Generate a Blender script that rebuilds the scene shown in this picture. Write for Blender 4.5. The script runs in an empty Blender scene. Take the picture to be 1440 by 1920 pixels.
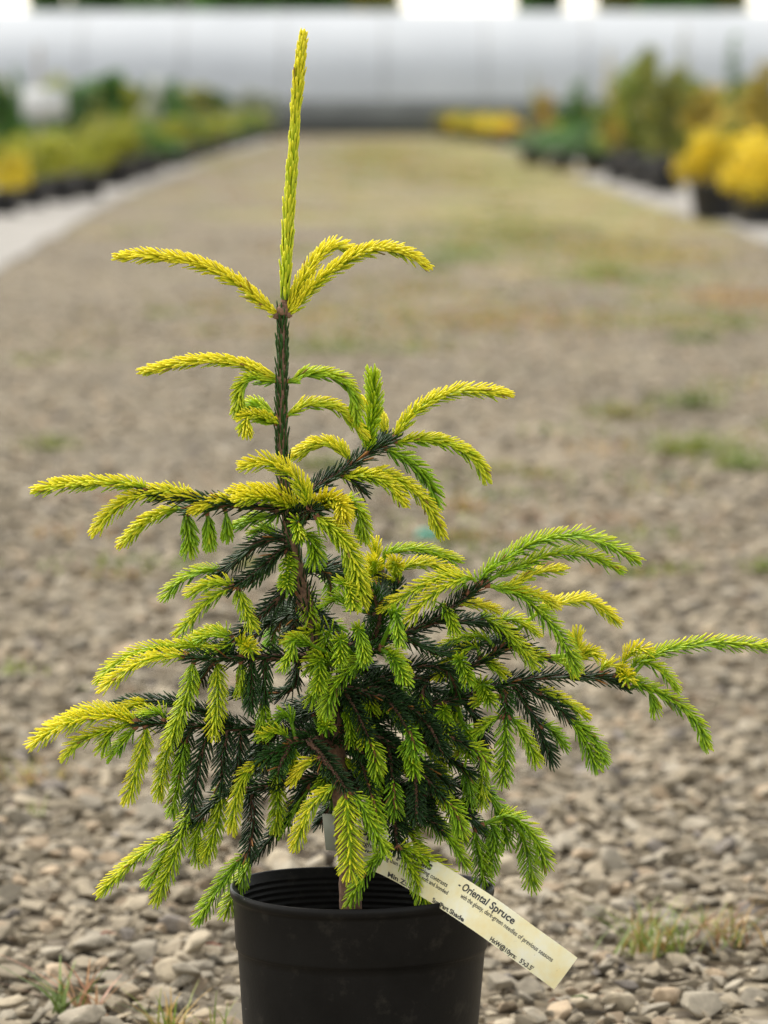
import bpy, bmesh, math, random
import numpy as np
from mathutils import Vector, noise
random.seed(7); RNG = np.random.default_rng(7)
R = math.radians
SC = bpy.context.scene
COL = SC.collection

# ------------------------------------------------------------------ camera, sky, sun, exposure
FPX = 9000.0                       # focal length in pixels of the 1440x1920 photograph
PITCH = math.atan(770.0 / FPX)
CAM = Vector((0.0, -3.02, 0.662))
cd = bpy.data.cameras.new("camera"); cam = bpy.data.objects.new("camera", cd); COL.objects.link(cam)
SC.camera = cam
cam.location = CAM; cam.rotation_euler = (math.pi / 2 - PITCH, 0, 0)
cd.sensor_fit = 'VERTICAL'; cd.sensor_height = 24.0; cd.lens = FPX / 1920 * 24.0
cd.clip_start = 0.1; cd.clip_end = 2000
cd.dof.use_dof = True; cd.dof.focus_distance = 3.03; cd.dof.aperture_fstop = 7.4
SUN_EL, SUN_AZ = R(58), R(-50)     # azimuth measured from +Y towards +X
w = bpy.data.worlds.new("World"); SC.world = w; w.use_nodes = True
nt = w.node_tree; nt.nodes.clear()
sky = nt.nodes.new('ShaderNodeTexSky'); sky.sky_type = 'NISHITA'; sky.sun_disc = False
sky.sun_elevation = SUN_EL; sky.sun_rotation = SUN_AZ; sky.air_density = 1.0; sky.dust_density = 1.2
hs = nt.nodes.new('ShaderNodeHueSaturation'); hs.inputs['Saturation'].default_value = 0.25
tint = nt.nodes.new('ShaderNodeMix'); tint.data_type = 'RGBA'; tint.blend_type = 'MULTIPLY'
tint.inputs[0].default_value = 1.0; tint.inputs[7].default_value = (1.0, 0.95, 0.86, 1)
bg = nt.nodes.new('ShaderNodeBackground'); bg.inputs['Strength'].default_value = 0.15
ow = nt.nodes.new('ShaderNodeOutputWorld')
nt.links.new(sky.outputs[0], hs.inputs['Color']); nt.links.new(hs.outputs[0], tint.inputs[6])
nt.links.new(tint.outputs[2], bg.inputs['Color']); nt.links.new(bg.outputs[0], ow.inputs['Surface'])
sl = bpy.data.lights.new("sun", 'SUN'); sl.energy = 1.5; sl.angle = R(14); sl.color = (1, 0.95, 0.86)
so = bpy.data.objects.new("sun", sl); COL.objects.link(so)
sd = Vector((math.sin(SUN_AZ) * math.cos(SUN_EL), math.cos(SUN_AZ) * math.cos(SUN_EL), math.sin(SUN_EL)))
so.rotation_euler = sd.to_track_quat('Z', 'Y').to_euler()
SC.view_settings.view_transform = 'Standard'; SC.view_settings.look = 'None'
SC.view_settings.exposure = 1.5; SC.view_settings.gamma = 1.0
SC.cycles.use_denoising = True
SC.cycles.use_adaptive_sampling = True; SC.cycles.adaptive_threshold = 0.01
SC.cycles.max_bounces = 6; SC.cycles.diffuse_bounces = 3; SC.cycles.glossy_bounces = 2
SC.cycles.transmission_bounces = 3; SC.cycles.transparent_max_bounces = 4

# ------------------------------------------------------------------ pixel <-> world
FW = Vector((0, math.cos(PITCH), -math.sin(PITCH))); UP = Vector((0, math.sin(PITCH), math.cos(PITCH)))
def ray(px, py):
    return FW + Vector((1, 0, 0)) * ((px - 720) / FPX) + UP * (-(py - 960) / FPX)
def at(px, py, Y=0.0):
    d = ray(px, py); return CAM + d * ((Y - CAM.y) / d.y)
def gnd(px, py, z=0.0):
    d = ray(px, py); return CAM + d * ((z - CAM.z) / d.z)

# ------------------------------------------------------------------ mesh accumulators
class MB:
    """collects verts / faces (numpy) with per-vertex colour and a material index"""
    def __init__(s): s.v = []; s.f4 = []; s.f3 = []; s.m4 = []; s.m3 = []; s.c = []; s.n = 0
    def add(s, v, f, m=0, c=(1, 1, 1)):
        v = np.asarray(v, float).reshape(-1, 3); f = np.asarray(f, np.int64)
        if f.size == 0: return
        c = np.asarray(c, float)
        if c.ndim == 1: c = np.tile(c, (len(v), 1))
        s.v.append(v); s.c.append(c)
        if f.shape[1] == 4: s.f4.append(f + s.n); s.m4.append(np.full(len(f), m))
        else: s.f3.append(f + s.n); s.m3.append(np.full(len(f), m))
        s.n += len(v)
    def build(s, name, mats, parent=None, smooth=True, origin=(0, 0, 0), loc=None):
        v = np.concatenate(s.v) - np.asarray(origin, float)
        f4 = np.concatenate(s.f4) if s.f4 else np.zeros((0, 4), np.int64)
        f3 = np.concatenate(s.f3) if s.f3 else np.zeros((0, 3), np.int64)
        mi = np.concatenate(s.m4 + s.m3)
        me = bpy.data.meshes.new(name)
        me.vertices.add(len(v)); me.vertices.foreach_set('co', v.astype(np.float32).ravel())
        loops = np.concatenate([f4.ravel(), f3.ravel()]).astype(np.int32)
        me.loops.add(len(loops)); me.loops.foreach_set('vertex_index', loops)
        nf = len(f4) + len(f3); me.polygons.add(nf)
        st = np.concatenate([np.arange(len(f4)) * 4, len(f4) * 4 + np.arange(len(f3)) * 3]).astype(np.int32)
        me.polygons.foreach_set('loop_start', st)
        me.polygons.foreach_set('loop_total', np.concatenate([np.full(len(f4), 4), np.full(len(f3), 3)]).astype(np.int32))
        me.polygons.foreach_set('material_index', mi.astype(np.int32))
        me.polygons.foreach_set('use_smooth', np.full(nf, smooth))
        me.update(calc_edges=True)
        ca = me.color_attributes.new('Col', 'FLOAT_COLOR', 'POINT')
        c = np.concatenate(s.c); c4 = np.ones((len(c), 4), np.float32); c4[:, :3] = c
        ca.data.foreach_set('color', c4.ravel())
        for m in (mats if isinstance(mats, (list, tuple)) else [mats]): me.materials.append(m)
        o = bpy.data.objects.new(name, me); COL.objects.link(o)
        if parent is not None: o.parent = parent
        o.location = loc if loc is not None else ((0, 0, 0) if parent is not None else origin)
        return o

def tube(mb, pts, rad, sides=8, m=0, c=(1, 1, 1), cap=True):
    pts = np.asarray([tuple(p) for p in pts], float); n = len(pts)
    rad = np.broadcast_to(np.asarray(rad, float), (n,))
    t = np.gradient(pts, axis=0); t /= np.linalg.norm(t, axis=1)[:, None] + 1e-12
    ref = np.array([0.13, 1.0, 0.21]); a = np.cross(t, ref); a /= np.linalg.norm(a, axis=1)[:, None] + 1e-12
    b = np.cross(t, a)
    ph = np.arange(sides) / sides * 2 * np.pi
    v = pts[:, None] + rad[:, None, None] * (np.cos(ph)[None, :, None] * a[:, None] + np.sin(ph)[None, :, None] * b[:, None])
    v = v.reshape(-1, 3); f = []
    for i in range(n - 1):
        for k in range(sides):
            k2 = (k + 1) % sides
            f.append((i * sides + k, i * sides + k2, (i + 1) * sides + k2, (i + 1) * sides + k))
    mb.add(v, f, m, c)
    if cap:
        for i0, p in ((0, pts[0]), (n - 1, pts[-1])):
            vv = np.vstack([v[i0 * sides:(i0 + 1) * sides], p]); 
            mb.add(vv, [(k, (k + 1) % sides, sides) for k in range(sides)], m, c)

def box(mb, x0, y0, z0, x1, y1, z1, m=0, c=(1, 1, 1)):
    v = [(x0, y0, z0), (x1, y0, z0), (x1, y1, z0), (x0, y1, z0), (x0, y0, z1), (x1, y0, z1), (x1, y1, z1), (x0, y1, z1)]
    mb.add(v, [(0, 3, 2, 1), (4, 5, 6, 7), (0, 1, 5, 4), (1, 2, 6, 5), (2, 3, 7, 6), (3, 0, 4, 7)], m, c)

def lathe(mb, prof, seg=64, m=0, c=(1, 1, 1), center=(0, 0, 0)):
    prof = np.asarray(prof, float); ph = np.arange(seg) / seg * 2 * np.pi
    v = np.stack([prof[:, None, 0] * np.cos(ph), prof[:, None, 0] * np.sin(ph), np.repeat(prof[:, 1:2], seg, 1)], -1)
    v = v.reshape(-1, 3) + np.asarray(center); f = []
    for i in range(len(prof) - 1):
        for k in range(seg):
            k2 = (k + 1) % seg
            f.append((i * seg + k, i * seg + k2, (i + 1) * seg + k2, (i + 1) * seg + k))
    mb.add(v, f, m, c)

def tag(o, label=None, cat=None, group=None, kind=None):
    if label: o['label'] = label
    if cat: o['category'] = cat
    if group: o['group'] = group
    if kind: o['kind'] = kind
    return o
def empty(name, loc, rz=0):
    o = bpy.data.objects.new(name, None); COL.objects.link(o); o.location = loc; o.rotation_euler = (0, 0, rz)
    o.empty_display_size = 0.1
    return o

# ------------------------------------------------------------------ materials
def new_mat(name):
    m = bpy.data.materials.new(name); m.use_nodes = True
    n = m.node_tree.nodes; p = n['Principled BSDF']; return m, m.node_tree, p
def ramp(t, fac, stops):
    r = t.nodes.new('ShaderNodeValToRGB'); e = r.color_ramp.elements
    while len(e) < len(stops): e.new(0.5)
    for q, (pos, c) in zip(e, stops): q.position = pos; q.color = (*c, 1)
    t.links.new(fac, r.inputs[0]); return r.outputs[0]
def noise_n(t, scale, detail=4, vec=None, rough=0.55):
    n = t.nodes.new('ShaderNodeTexNoise'); n.inputs['Scale'].default_value = scale
    n.inputs['Detail'].default_value = detail; n.inputs['Roughness'].default_value = rough
    if vec is not None: t.links.new(vec, n.inputs['Vector'])
    return n.outputs[0]
def objco(t): return t.nodes.new('ShaderNodeTexCoord').outputs['Object']
def geopos(t): return t.nodes.new('ShaderNodeNewGeometry').outputs['Position']
def mixc(t, fac, a, b, mode='MIX'):
    m = t.nodes.new('ShaderNodeMix'); m.data_type = 'RGBA'; m.blend_type = mode
    for sock, val in ((0, fac), (6, a), (7, b)):
        if hasattr(val, 'links') or hasattr(val, 'is_linked'): t.links.new(val, m.inputs[sock])
        elif sock == 0: m.inputs[0].default_value = val
        else: m.inputs[sock].default_value = (*val, 1)
    return m.outputs[2]
def bump(t, p, h, strength=0.3, dist=0.002):
    b = t.nodes.new('ShaderNodeBump'); b.inputs['Strength'].default_value = strength
    b.inputs['Distance'].default_value = dist; t.links.new(h, b.inputs['Height'])
    t.links.new(b.outputs[0], p.inputs['Normal'])
def attr(t):
    a = t.nodes.new('ShaderNodeAttribute'); a.attribute_name = 'Col'; return a.outputs['Color']
def leafy(name, rough=0.45, spec=0.4, trans=0.3, vary=0.0, scale=30):
    """vertex-coloured leaf with light coming through it"""
    m, t, p = new_mat(name)
    c = attr(t)
    if vary:
        v = ramp(t, noise_n(t, scale, 2, geopos(t)), [(0.3, (1 - vary,) * 3), (0.7, (1 + vary,) * 3)])
        c = mixc(t, 1.0, c, v, 'MULTIPLY')
    t.links.new(c, p.inputs['Base Color']); p.inputs['Roughness'].default_value = rough
    p.inputs['Specular IOR Level'].default_value = spec
    if trans:
        tr = t.nodes.new('ShaderNodeBsdfTranslucent'); t.links.new(c, tr.inputs['Color'])
        mx = t.nodes.new('ShaderNodeMixShader'); mx.inputs[0].default_value = trans
        t.links.new(p.outputs[0], mx.inputs[1]); t.links.new(tr.outputs[0], mx.inputs[2])
        t.links.new(mx.outputs[0], t.nodes['Material Output'].inputs['Surface'])
    return m
M_NEW = leafy('new_needle', 0.42, 0.4, 0.38)
M_OLD = leafy('old_needle', 0.42, 0.24, 0.08)
M_LEAF = leafy('shrub_leaf', 0.5, 0.3, 0.3, 0.25, 6)
M_GRASS = leafy('grass_blade', 0.5, 0.3, 0.3)
def m_bark(name, c0, c1, sc=900):
    m, t, p = new_mat(name); n = noise_n(t, sc, 5, objco(t))
    t.links.new(ramp(t, n, [(0.3, c0), (0.7, c1)]), p.inputs['Base Color'])
    p.inputs['Roughness'].default_value = 0.8; bump(t, p, n, 0.8, 0.0006); return m
M_BARK = m_bark('spruce_bark', (0.045, 0.020, 0.012), (0.17, 0.085, 0.046), 500)
M_TRUNK = m_bark('trunk_bark', (0.075, 0.036, 0.022), (0.24, 0.135, 0.08), 420)
M_TWIG = m_bark('young_twig', (0.16, 0.05, 0.025), (0.30, 0.13, 0.06), 900)
M_TREEBARK = m_bark('tree_bark', (0.05, 0.04, 0.03), (0.12, 0.09, 0.07), 12)

def m_pot():
    m, t, p = new_mat('black_plastic'); co = objco(t)
    n1 = noise_n(t, 14, 6, co, 0.65); n2 = noise_n(t, 420, 2, co); n3 = noise_n(t, 60, 5, co, 0.7)
    c = ramp(t, n1, [(0.35, (0.0045, 0.0044, 0.0042)), (0.75, (0.009, 0.0085, 0.0078))])
    dust = ramp(t, n3, [(0.56, (0, 0, 0)), (0.78, (0.45, 0.45, 0.45))])
    c = mixc(t, dust, c, (0.05, 0.045, 0.036))
    v = t.nodes.new('ShaderNodeTexVoronoi'); v.inputs['Scale'].default_value = 150; t.links.new(co, v.inputs['Vector'])
    near = ramp(t, v.outputs['Distance'], [(0.05, (1, 1, 1)), (0.09, (0, 0, 0))])
    sep = t.nodes.new('ShaderNodeSeparateColor'); t.links.new(v.outputs['Color'], sep.inputs[0])
    pick = ramp(t, sep.outputs[0], [(0.86, (0, 0, 0)), (0.90, (.8, .8, .8))])
    sp = mixc(t, 1.0, near, pick, 'MULTIPLY')
    c = mixc(t, sp, c, (0.34, 0.32, 0.28))
    t.links.new(c, p.inputs['Base Color']); p.inputs['Roughness'].default_value = 0.42
    t.links.new(ramp(t, n1, [(0.3, (0.36,) * 3), (0.8, (0.56,) * 3)]), p.inputs['Roughness'])
    p.inputs['Specular IOR Level'].default_value = 0.13
    bump(t, p, n2, 0.25, 0.0003); return m
M_POT = m_pot()
def flat(name, c, rough=0.6, sc=20, var=0.15):
    m, t, p = new_mat(name); n = noise_n(t, sc, 4, objco(t))
    t.links.new(ramp(t, n, [(0.3, tuple(x * (1 - var) for x in c)), (0.7, tuple(min(1, x * (1 + var)) for x in c))]), p.inputs['Base Color'])
    p.inputs['Roughness'].default_value = rough; return m
M_FARPOT = flat('pot_plastic', (0.022, 0.022, 0.024), 0.4)
M_SOIL = flat('potting_soil', (0.035, 0.024, 0.016), 0.95, 200, 0.5)
M_WHITE = flat('white_plastic', (0.5, 0.51, 0.51), 0.5)
M_STAKE = flat('grey_stake', (0.3, 0.28, 0.26), 0.7)
M_INK = flat('black_ink', (0.02, 0.02, 0.02), 0.5, 20, 0.0)
M_TEAL = flat('teal_plastic', (0.03, 0.32, 0.24), 0.4)
def m_tag():
    m, t, p = new_mat('tag_plastic'); co = objco(t)
    n = noise_n(t, 45, 5, co, 0.6); n2 = noise_n(t, 380, 3, co)
    c = ramp(t, n, [(0.35, (0.86, 0.76, 0.42)), (0.5, (0.88, 0.83, 0.56)), (0.66, (0.88, 0.87, 0.72))])
    d = ramp(t, n2, [(0.70, (0, 0, 0)), (0.76, (0.6,) * 3)])
    c = mixc(t, d, c, (0.30, 0.25, 0.15))
    t.links.new(c, p.inputs['Base Color']); p.inputs['Roughness'].default_value = 0.42
    tr = t.nodes.new('ShaderNodeBsdfTranslucent'); t.links.new(c, tr.inputs['Color'])
    mx = t.nodes.new('ShaderNodeMixShader'); mx.inputs[0].default_value = 0.2
    t.links.new(p.outputs[0], mx.inputs[1]); t.links.new(tr.outputs[0], mx.inputs[2])
    t.links.new(mx.outputs[0], t.nodes['Material Output'].inputs['Surface']); return m
M_TAG = m_tag()
def m_stone():
    m, t, p = new_mat('gravel_stone'); g = geopos(t)
    n = noise_n(t, 160, 6, g, 0.65); n2 = noise_n(t, 28, 4, g)
    v = ramp(t, n, [(0.25, (0.72,) * 3), (0.75, (1.22,) * 3)])
    c = mixc(t, 1.0, attr(t), v, 'MULTIPLY')
    l = ramp(t, n2, [(0.60, (0, 0, 0)), (0.72, (0.45,) * 3)])
    c = mixc(t, l, c, (0.33, 0.26, 0.17))
    t.links.new(c, p.inputs['Base Color']); p.inputs['Roughness'].default_value = 0.9
    p.inputs['Specular IOR Level'].default_value = 0.2
    bump(t, p, n, 0.6, 0.0015); return m
M_STONE = m_stone()
def m_ground():
    """dry gravel that turns mossy along the far part of the lane"""
    m, t, p = new_mat('gravel_ground'); g = geopos(t)
    sep = t.nodes.new('ShaderNodeSeparateXYZ'); t.links.new(g, sep.inputs[0])
    v = t.nodes.new('ShaderNodeTexVoronoi'); v.inputs['Scale'].default_value = 30; t.links.new(g, v.inputs['Vector'])
    vs = t.nodes.new('ShaderNodeSeparateColor'); t.links.new(v.outputs['Color'], vs.inputs[0])
    c = ramp(t, vs.outputs[0], [(0.0, (0.14, 0.117, 0.088)), (0.5, (0.198, 0.170, 0.122)), (1.0, (0.26, 0.224, 0.163))])
    edge = ramp(t, v.outputs['Distance'], [(0.35, (1, 1, 1)), (0.75, (0.30, 0.27, 0.23))])
    c = mixc(t, 1.0, c, edge, 'MULTIPLY')
    big = ramp(t, noise_n(t, 1.3, 5, g), [(0.35, (0.76, 0.77, 0.78)), (0.65, (1.12, 1.1, 1.07))])
    c = mixc(t, 1.0, c, big, 'MULTIPLY')
    # moss cover
    far = t.nodes.new('ShaderNodeMapRange'); far.inputs[1].default_value = 3.5; far.inputs[2].default_value = 26
    far.inputs[3].default_value = -0.20; far.inputs[4].default_value = 0.03; t.links.new(sep.outputs['Y'], far.inputs[0])
    rt = t.nodes.new('ShaderNodeMapRange'); rt.inputs[1].default_value = -1.6; rt.inputs[2].default_value = 1.4
    rt.inputs[3].default_value = -0.09; rt.inputs[4].default_value = 0.07; t.links.new(sep.outputs['X'], rt.inputs[0])
    mn = noise_n(t, 0.85, 6, g, 0.62)
    a1 = t.nodes.new('ShaderNodeMath'); a1.operation = 'ADD'; t.links.new(mn, a1.inputs[0]); t.links.new(far.outputs[0], a1.inputs[1])
    a2 = t.nodes.new('ShaderNodeMath'); a2.operation = 'ADD'; t.links.new(a1.outputs[0], a2.inputs[0]); t.links.new(rt.outputs[0], a2.inputs[1])
    mask = ramp(t, a2.outputs[0], [(0.48, (0, 0, 0)), (0.58, (0.9,) * 3)])
    mc = ramp(t, noise_n(t, 3.0, 4, g), [(0.35, (0.23, 0.165, 0.075)), (0.5, (0.20, 0.175, 0.065)), (0.65, (0.14, 0.16, 0.045))])
    c = mixc(t, mask, c, mc)
    t.links.new(c, p.inputs['Base Color']); p.inputs['Roughness'].default_value = 0.95
    p.inputs['Specular IOR Level'].default_value = 0.15
    b = t.nodes.new('ShaderNodeMath'); b.operation = 'SUBTRACT'; b.inputs[0].default_value = 1; t.links.new(v.outputs['Distance'], b.inputs[1])
    bump(t, p, b.outputs[0], 0.7, 0.012); return m
M_GROUND = m_ground()
M_FABRIC = flat('ground_fabric', (0.195, 0.183, 0.165), 0.9, 3, 0.2)

# ------------------------------------------------------------------ the potted spruce
BASE = np.array(at(668, 1700, 0.0)); BASE[2] = 0.0
potx = float(at(679, 1662, 0.0).x)
spruce = empty('potted_spruce', (potx, 0, 0)); ORG = np.array([potx, 0.0, 0.0])
tag(spruce, 'young golden oriental spruce with yellow new shoots over dark needles in a black nursery pot', 'potted tree')

def resample(pts, step):
    """Catmull-Rom through 3D points, evenly spaced"""
    P = np.asarray([tuple(p) for p in pts], float)
    if len(P) == 2: P = np.vstack([P[0], (P[0] + P[1]) / 2, P[1]])
    Q = np.vstack([2 * P[0] - P[1], P, 2 * P[-1] - P[-2]]); out = []
    for i in range(1, len(Q) - 2):
        u = np.linspace(0, 1, 14, endpoint=False)[:, None]
        a, b, c, d = Q[i - 1], Q[i], Q[i + 1], Q[i + 2]
        out.append(0.5 * ((2 * b) + (-a + c) * u + (2 * a - 5 * b + 4 * c - d) * u ** 2 + (-a + 3 * b - 3 * c + d) * u ** 3))
    out.append(P[-1:]); D = np.vstack(out)
    s = np.concatenate([[0], np.cumsum(np.linalg.norm(np.diff(D, axis=0), axis=1))])
    n = max(3, int(s[-1] / step) + 1); q = np.linspace(0, s[-1], n)
    return np.stack([np.interp(q, s, D[:, k]) for k in range(3)], 1), s[-1]

GREEN = np.array([0.075, 0.26, 0.008]); LIME = np.array([0.42, 0.68, 0.014]); YEL = np.array([0.96, 0.86, 0.03])
def ycol(y):
    y = np.clip(y, 0, 1)[:, None]
    lo = GREEN + (LIME - GREEN) * np.clip(y / 0.5, 0, 1); return np.where(y < 0.5, lo, LIME + (YEL - LIME) * np.clip((y - 0.5) / 0.5, 0, 1))

def needles(mb, base, dirv, side, bendv, L, W, c0, c1, m=0):
    """tapered four-sided needles, one row per needle"""
    n = len(base)
    fr = np.array([0.0, 0.3, 0.86, 1.0]); wf = np.array([0.7, 1.0, 0.9, 0.42])
    nor = np.cross(dirv, side); vs = []; cs = []
    for f, wv in zip(fr, wf):
        ctr = base + dirv * (L * f)[:, None] + bendv * (L * 0.16 * f * f)[:, None]
        for a, b in ((1, 0), (0, 1), (-1, 0), (0, -1)):
            vs.append(ctr + side * (a * wv * W * 0.5)[:, None] + nor * (b * wv * W * 0.38)[:, None])
            cs.append(c0 + (c1 - c0) * f)
    v = np.stack(vs, 1).reshape(-1, 3); c = np.stack(cs, 1).reshape(-1, 3)
    q = []
    for r in range(3):
        for k in range(4):
            k2 = (k + 1) % 4; q.append((r * 4 + k, r * 4 + k2, (r + 1) * 4 + k2, (r + 1) * 4 + k))
    q.append((12, 13, 14, 15)); q = np.array(q)
    f = (np.arange(n)[:, None, None] * 16 + q[None]).reshape(-1, 4)
    mb.add(v, f, m, c)

def clothe(mb, path, L, dens, lenm, alpha, y=None, s0=0.0, kind='new', wid=0.00125, tipclose=True, under=0.55, off=0.0009):
    """needles all round a path; y = yellowness (new growth) or None (dark old needles)"""
    rng = RNG
    n = max(6, int((L - s0) * dens)); fr = (np.arange(n) + rng.uniform(0, 1, n) * 0.6) / n
    s = s0 + fr * (L - s0); q = np.linspace(0, L, len(path))
    P = np.stack([np.interp(s, q, path[:, k]) for k in range(3)], 1)
    T = np.gradient(path, axis=0); T = np.stack([np.interp(s, q, T[:, k]) for k in range(3)], 1)
    T /= np.linalg.norm(T, axis=1)[:, None]
    upv = np.array([0, 0, 1.0]); r0 = upv - T * T[:, 2:3]; nr = np.linalg.norm(r0, axis=1)
    alt = np.array([0, -1.0, 0.15]); ra = alt - T * (T @ alt)[:, None]
    wv = np.clip((nr - 0.25) / 0.3, 0, 1)[:, None]
    r0 = r0 * wv + ra * (1 - wv); r0 /= np.linalg.norm(r0, axis=1)[:, None]
    r1 = np.cross(T, r0)
    phi = np.arange(n) * 2.39996 + rng.normal(0, 0.14, n)
    phi = (phi + np.pi) % (2 * np.pi) - np.pi
    low = np.abs(phi) > 2.0
    mv = low & (rng.uniform(0, 1, n) < under)
    phi = np.where(mv, np.sign(phi) * rng.uniform(1.2, 2.0, n), phi)
    rad = np.cos(phi)[:, None] * r0 + np.sin(phi)[:, None] * r1
    a = np.full(n, alpha) + rng.normal(0, 0.045, n)
    if tipclose:
        tp = np.clip((fr - 0.86) / 0.14, 0, 1); a = a * (1 - 0.62 * tp)
    ll = lenm * rng.uniform(0.9, 1.07, n) * np.clip(0.62 + fr * 4, 0, 1)
    if tipclose: ll *= 1 - 0.22 * np.clip((fr - 0.86) / 0.14, 0, 1)
    d = T * np.cos(a)[:, None] + rad * np.sin(a)[:, None] + rng.normal(0, 0.03, (n, 3)); d /= np.linalg.norm(d, axis=1)[:, None]
    side = np.cross(d, rad); side /= np.linalg.norm(side, axis=1)[:, None] + 1e-9
    base = P + rad * (np.interp(fr, np.linspace(0, 1, np.size(off)), np.atleast_1d(off))[:, None])
    if kind == 'new':
        yy = y + 0.02 + 0.27 * rad[:, 2] + rng.normal(0, 0.06, n) + 0.10 * (fr - 0.5)
        c0 = ycol(yy - 0.24) * .8; c1 = ycol(yy + 0.14)
        bt = rng.uniform(0, 1, n) < 0.008; c1[bt] = (0.34, 0.17, 0.04)
        ll = ll * np.where(rng.uniform(0, 1, n) < .06, rng.uniform(.55, .8, n), 1.0)
    else:
        g = rng.uniform(0.6, 1.3, n)[:, None]
        c0 = np.array([0.009, 0.028, 0.006]) * g; c1 = np.array([0.020, 0.056, 0.012]) * g
        if y is not None: c0 = c0 * (1 - y) + GREEN * 0.7 * y; c1 = c1 * (1 - y) + GREEN * y
        br = rng.uniform(0, 1, n) < 0.012
        c0[br] = (0.25, 0.10, 0.02); c1[br] = (0.32, 0.14, 0.03)
    needles(mb, base, d, side, T, ll, np.full(n, wid) * rng.uniform(0.85, 1.15, n), c0, c1)

def shoot_shape(wpx):
    L = (24 + max(0, wpx - 34) * 0.34) / 2950.0
    return L, math.asin(min(0.86, max(0.2, (wpx / 2 - 2.5) / (L * 2950))))

# trunk
TR = [(662, 1830), (660, 1760), (657, 1690), (652, 1620), (645, 1540), (636, 1460), (628, 1380), (612, 1300), (592, 1220), (574, 1140),
      (558, 1070), (545, 1000), (537, 940), (530, 850), (528, 760), (529, 680), (530, 585), (534, 556)]
trunk3 = [np.array(at(x, y, 0.0)) for x, y in TR]
tpath, tL = resample(trunk3, 0.004)
mb = MB()
tr_px = np.interp(np.linspace(0, 1, len(tpath)), [0, 0.12, 0.3, 0.55, 0.75, 0.97, 1.0], [21, 20, 17.5, 14.5, 10, 7.5, 5])
wob = 1 + 0.06 * np.sin(np.linspace(0, 70, len(tpath))) + 0.04 * RNG.normal(0, 1, len(tpath))
tube(mb, tpath, tr_px / 2950 * wob, 14, 1)
for (x, y, r) in [(530, 583, 12), (540, 590, 8), (519, 592, 8), (528, 712, 10), (540, 952, 13), (546, 1004, 13), (560, 1075, 13), (532, 575, 9)]:
    c = np.array(at(x, y, 0.0)); tube(mb, [c - [0, 0, r / 2950 * .8], c - [0, 0, r / 5900], c + [0, 0, r / 5900], c + [0, 0, r / 2950 * .8]], np.array([.5, 1, 1, .5]) * r / 2950, 10, 1)
up_i = int(len(tpath) * 0.60)
clothe(mb, tpath[up_i:-3], tL * 0.395, 1250, 0.0088, R(12), 0.12, 0.0, 'old', 0.0014, False, 0.0, tr_px[up_i:-3] / 2950 * .9)
lo_i = int(len(tpath) * 0.36)
clothe(mb, tpath[lo_i:up_i], tL * 0.24, 1500, 0.0085, R(38), None, 0.0, 'old', 0.0012, False, 0.0, tr_px[lo_i:up_i] / 2950 * .85)
trunk = mb.build('trunk', [M_OLD, M_TRUNK], spruce, origin=ORG)

# leader
mb = MB()
lead, lL = resample([np.array(at(x, y, d)) for x, y, d in [(534, 562, 0), (538, 470, .001), (543, 380, .002), (549, 290, .002), (556, 190, .001), (563, 115, 0), (567, 76, 0)]], 0.003)
tube(mb, lead, np.concatenate([np.linspace(7, 6, len(lead) - 8), np.linspace(6, 2, 8)]) / 2950, 8, 0, (0.10, 0.16, 0.012))
clothe(mb, lead, lL, 2300, 0.0088, R(7.5), 0.74, 0.0, 'new', 0.0017, True, 0.0, np.array([7, 7, 7, 6.5, 6.5, 6, 6, 5.5, 2.5]) / 2950)
clothe(mb, lead[-14:], float(np.linalg.norm(lead[-1] - lead[-14])), 1500, 0.0088, R(13), 0.98, 0.0, 'new', 0.0017, True, 0.0, np.array([7, 6, 2.5]) / 2950)
mb.build('leader_shoot', [M_NEW, M_TWIG], spruce, origin=ORG)['label'] = 'upright yellow-green leader at the very top'

def px_of(P):
    r = P - np.array(CAM); z = r @ np.array(FW)
    return 720 + FPX * r[0] / z, 960 - FPX * (r @ np.array(UP)) / z

def nearest(p, polys):
    best = None
    for P in polys:
        for q in P:
            dd = (q[0] - p[0]) ** 2 + (q[1] - p[1]) ** 2
            if best is None or dd < best[0]: best = (dd, q)
    return best
trunk_px = []
for q in tpath:
    x, y = px_of(q); trunk_px.append((x, y, q[1]))

def lift(pts, d0, d1):
    a = np.array(pts, float); s = np.concatenate([[0], np.cumsum(np.hypot(*np.diff(a, axis=0).T))]); s /= s[-1] + 1e-9
    return [np.array(at(x, y, d0 + (d1 - d0) * t)) for (x, y), t in zip(pts, s)]

def make_shoot(parent, polys, y, dd, wpx, pts):
    dist2, q = nearest(pts[0], polys); d0 = q[2] - (0.022 if dd == -1.4 else 0)
    P = lift(pts, d0, d0 + dd / 100.0); s0 = 0.0
    if dist2 > 25:
        qq = np.array(at(q[0], q[1], q[2])); s0 = float(np.linalg.norm(qq - P[0])) * 0.75; P = [qq] + P
    path, L = resample(P, 0.003); mb = MB()
    tube(mb, path, np.linspace(4.2, 2.6, len(path)) / 2950, 6, 0, ycol(np.array([y * .7]))[0] * .8)
    lenm, al = shoot_shape(wpx)
    low_ = pts[0][1] > 1000
    clothe(mb, path, L, (3700 if wpx < 33 else 3200) if not low_ else (2900 if wpx < 33 else 2700), lenm * (.93 if low_ else 1), al + (.03 if low_ else .0), y + (.02 if low_ else 0), s0, 'new', 0.00136 if not low_ else .00112)
    # bud collar
    k = path[0] * 0.4 + path[1] * 0.6; d = path[2] - path[0]; d /= np.linalg.norm(d)
    tube(mb, [k - d * .002, k, k + d * .0025], np.array([3.5, 6, 4]) / 2950, 7, 1)
    return mb.build('new_shoot', [M_NEW, M_TWIG], parent, origin=ORG)

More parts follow.
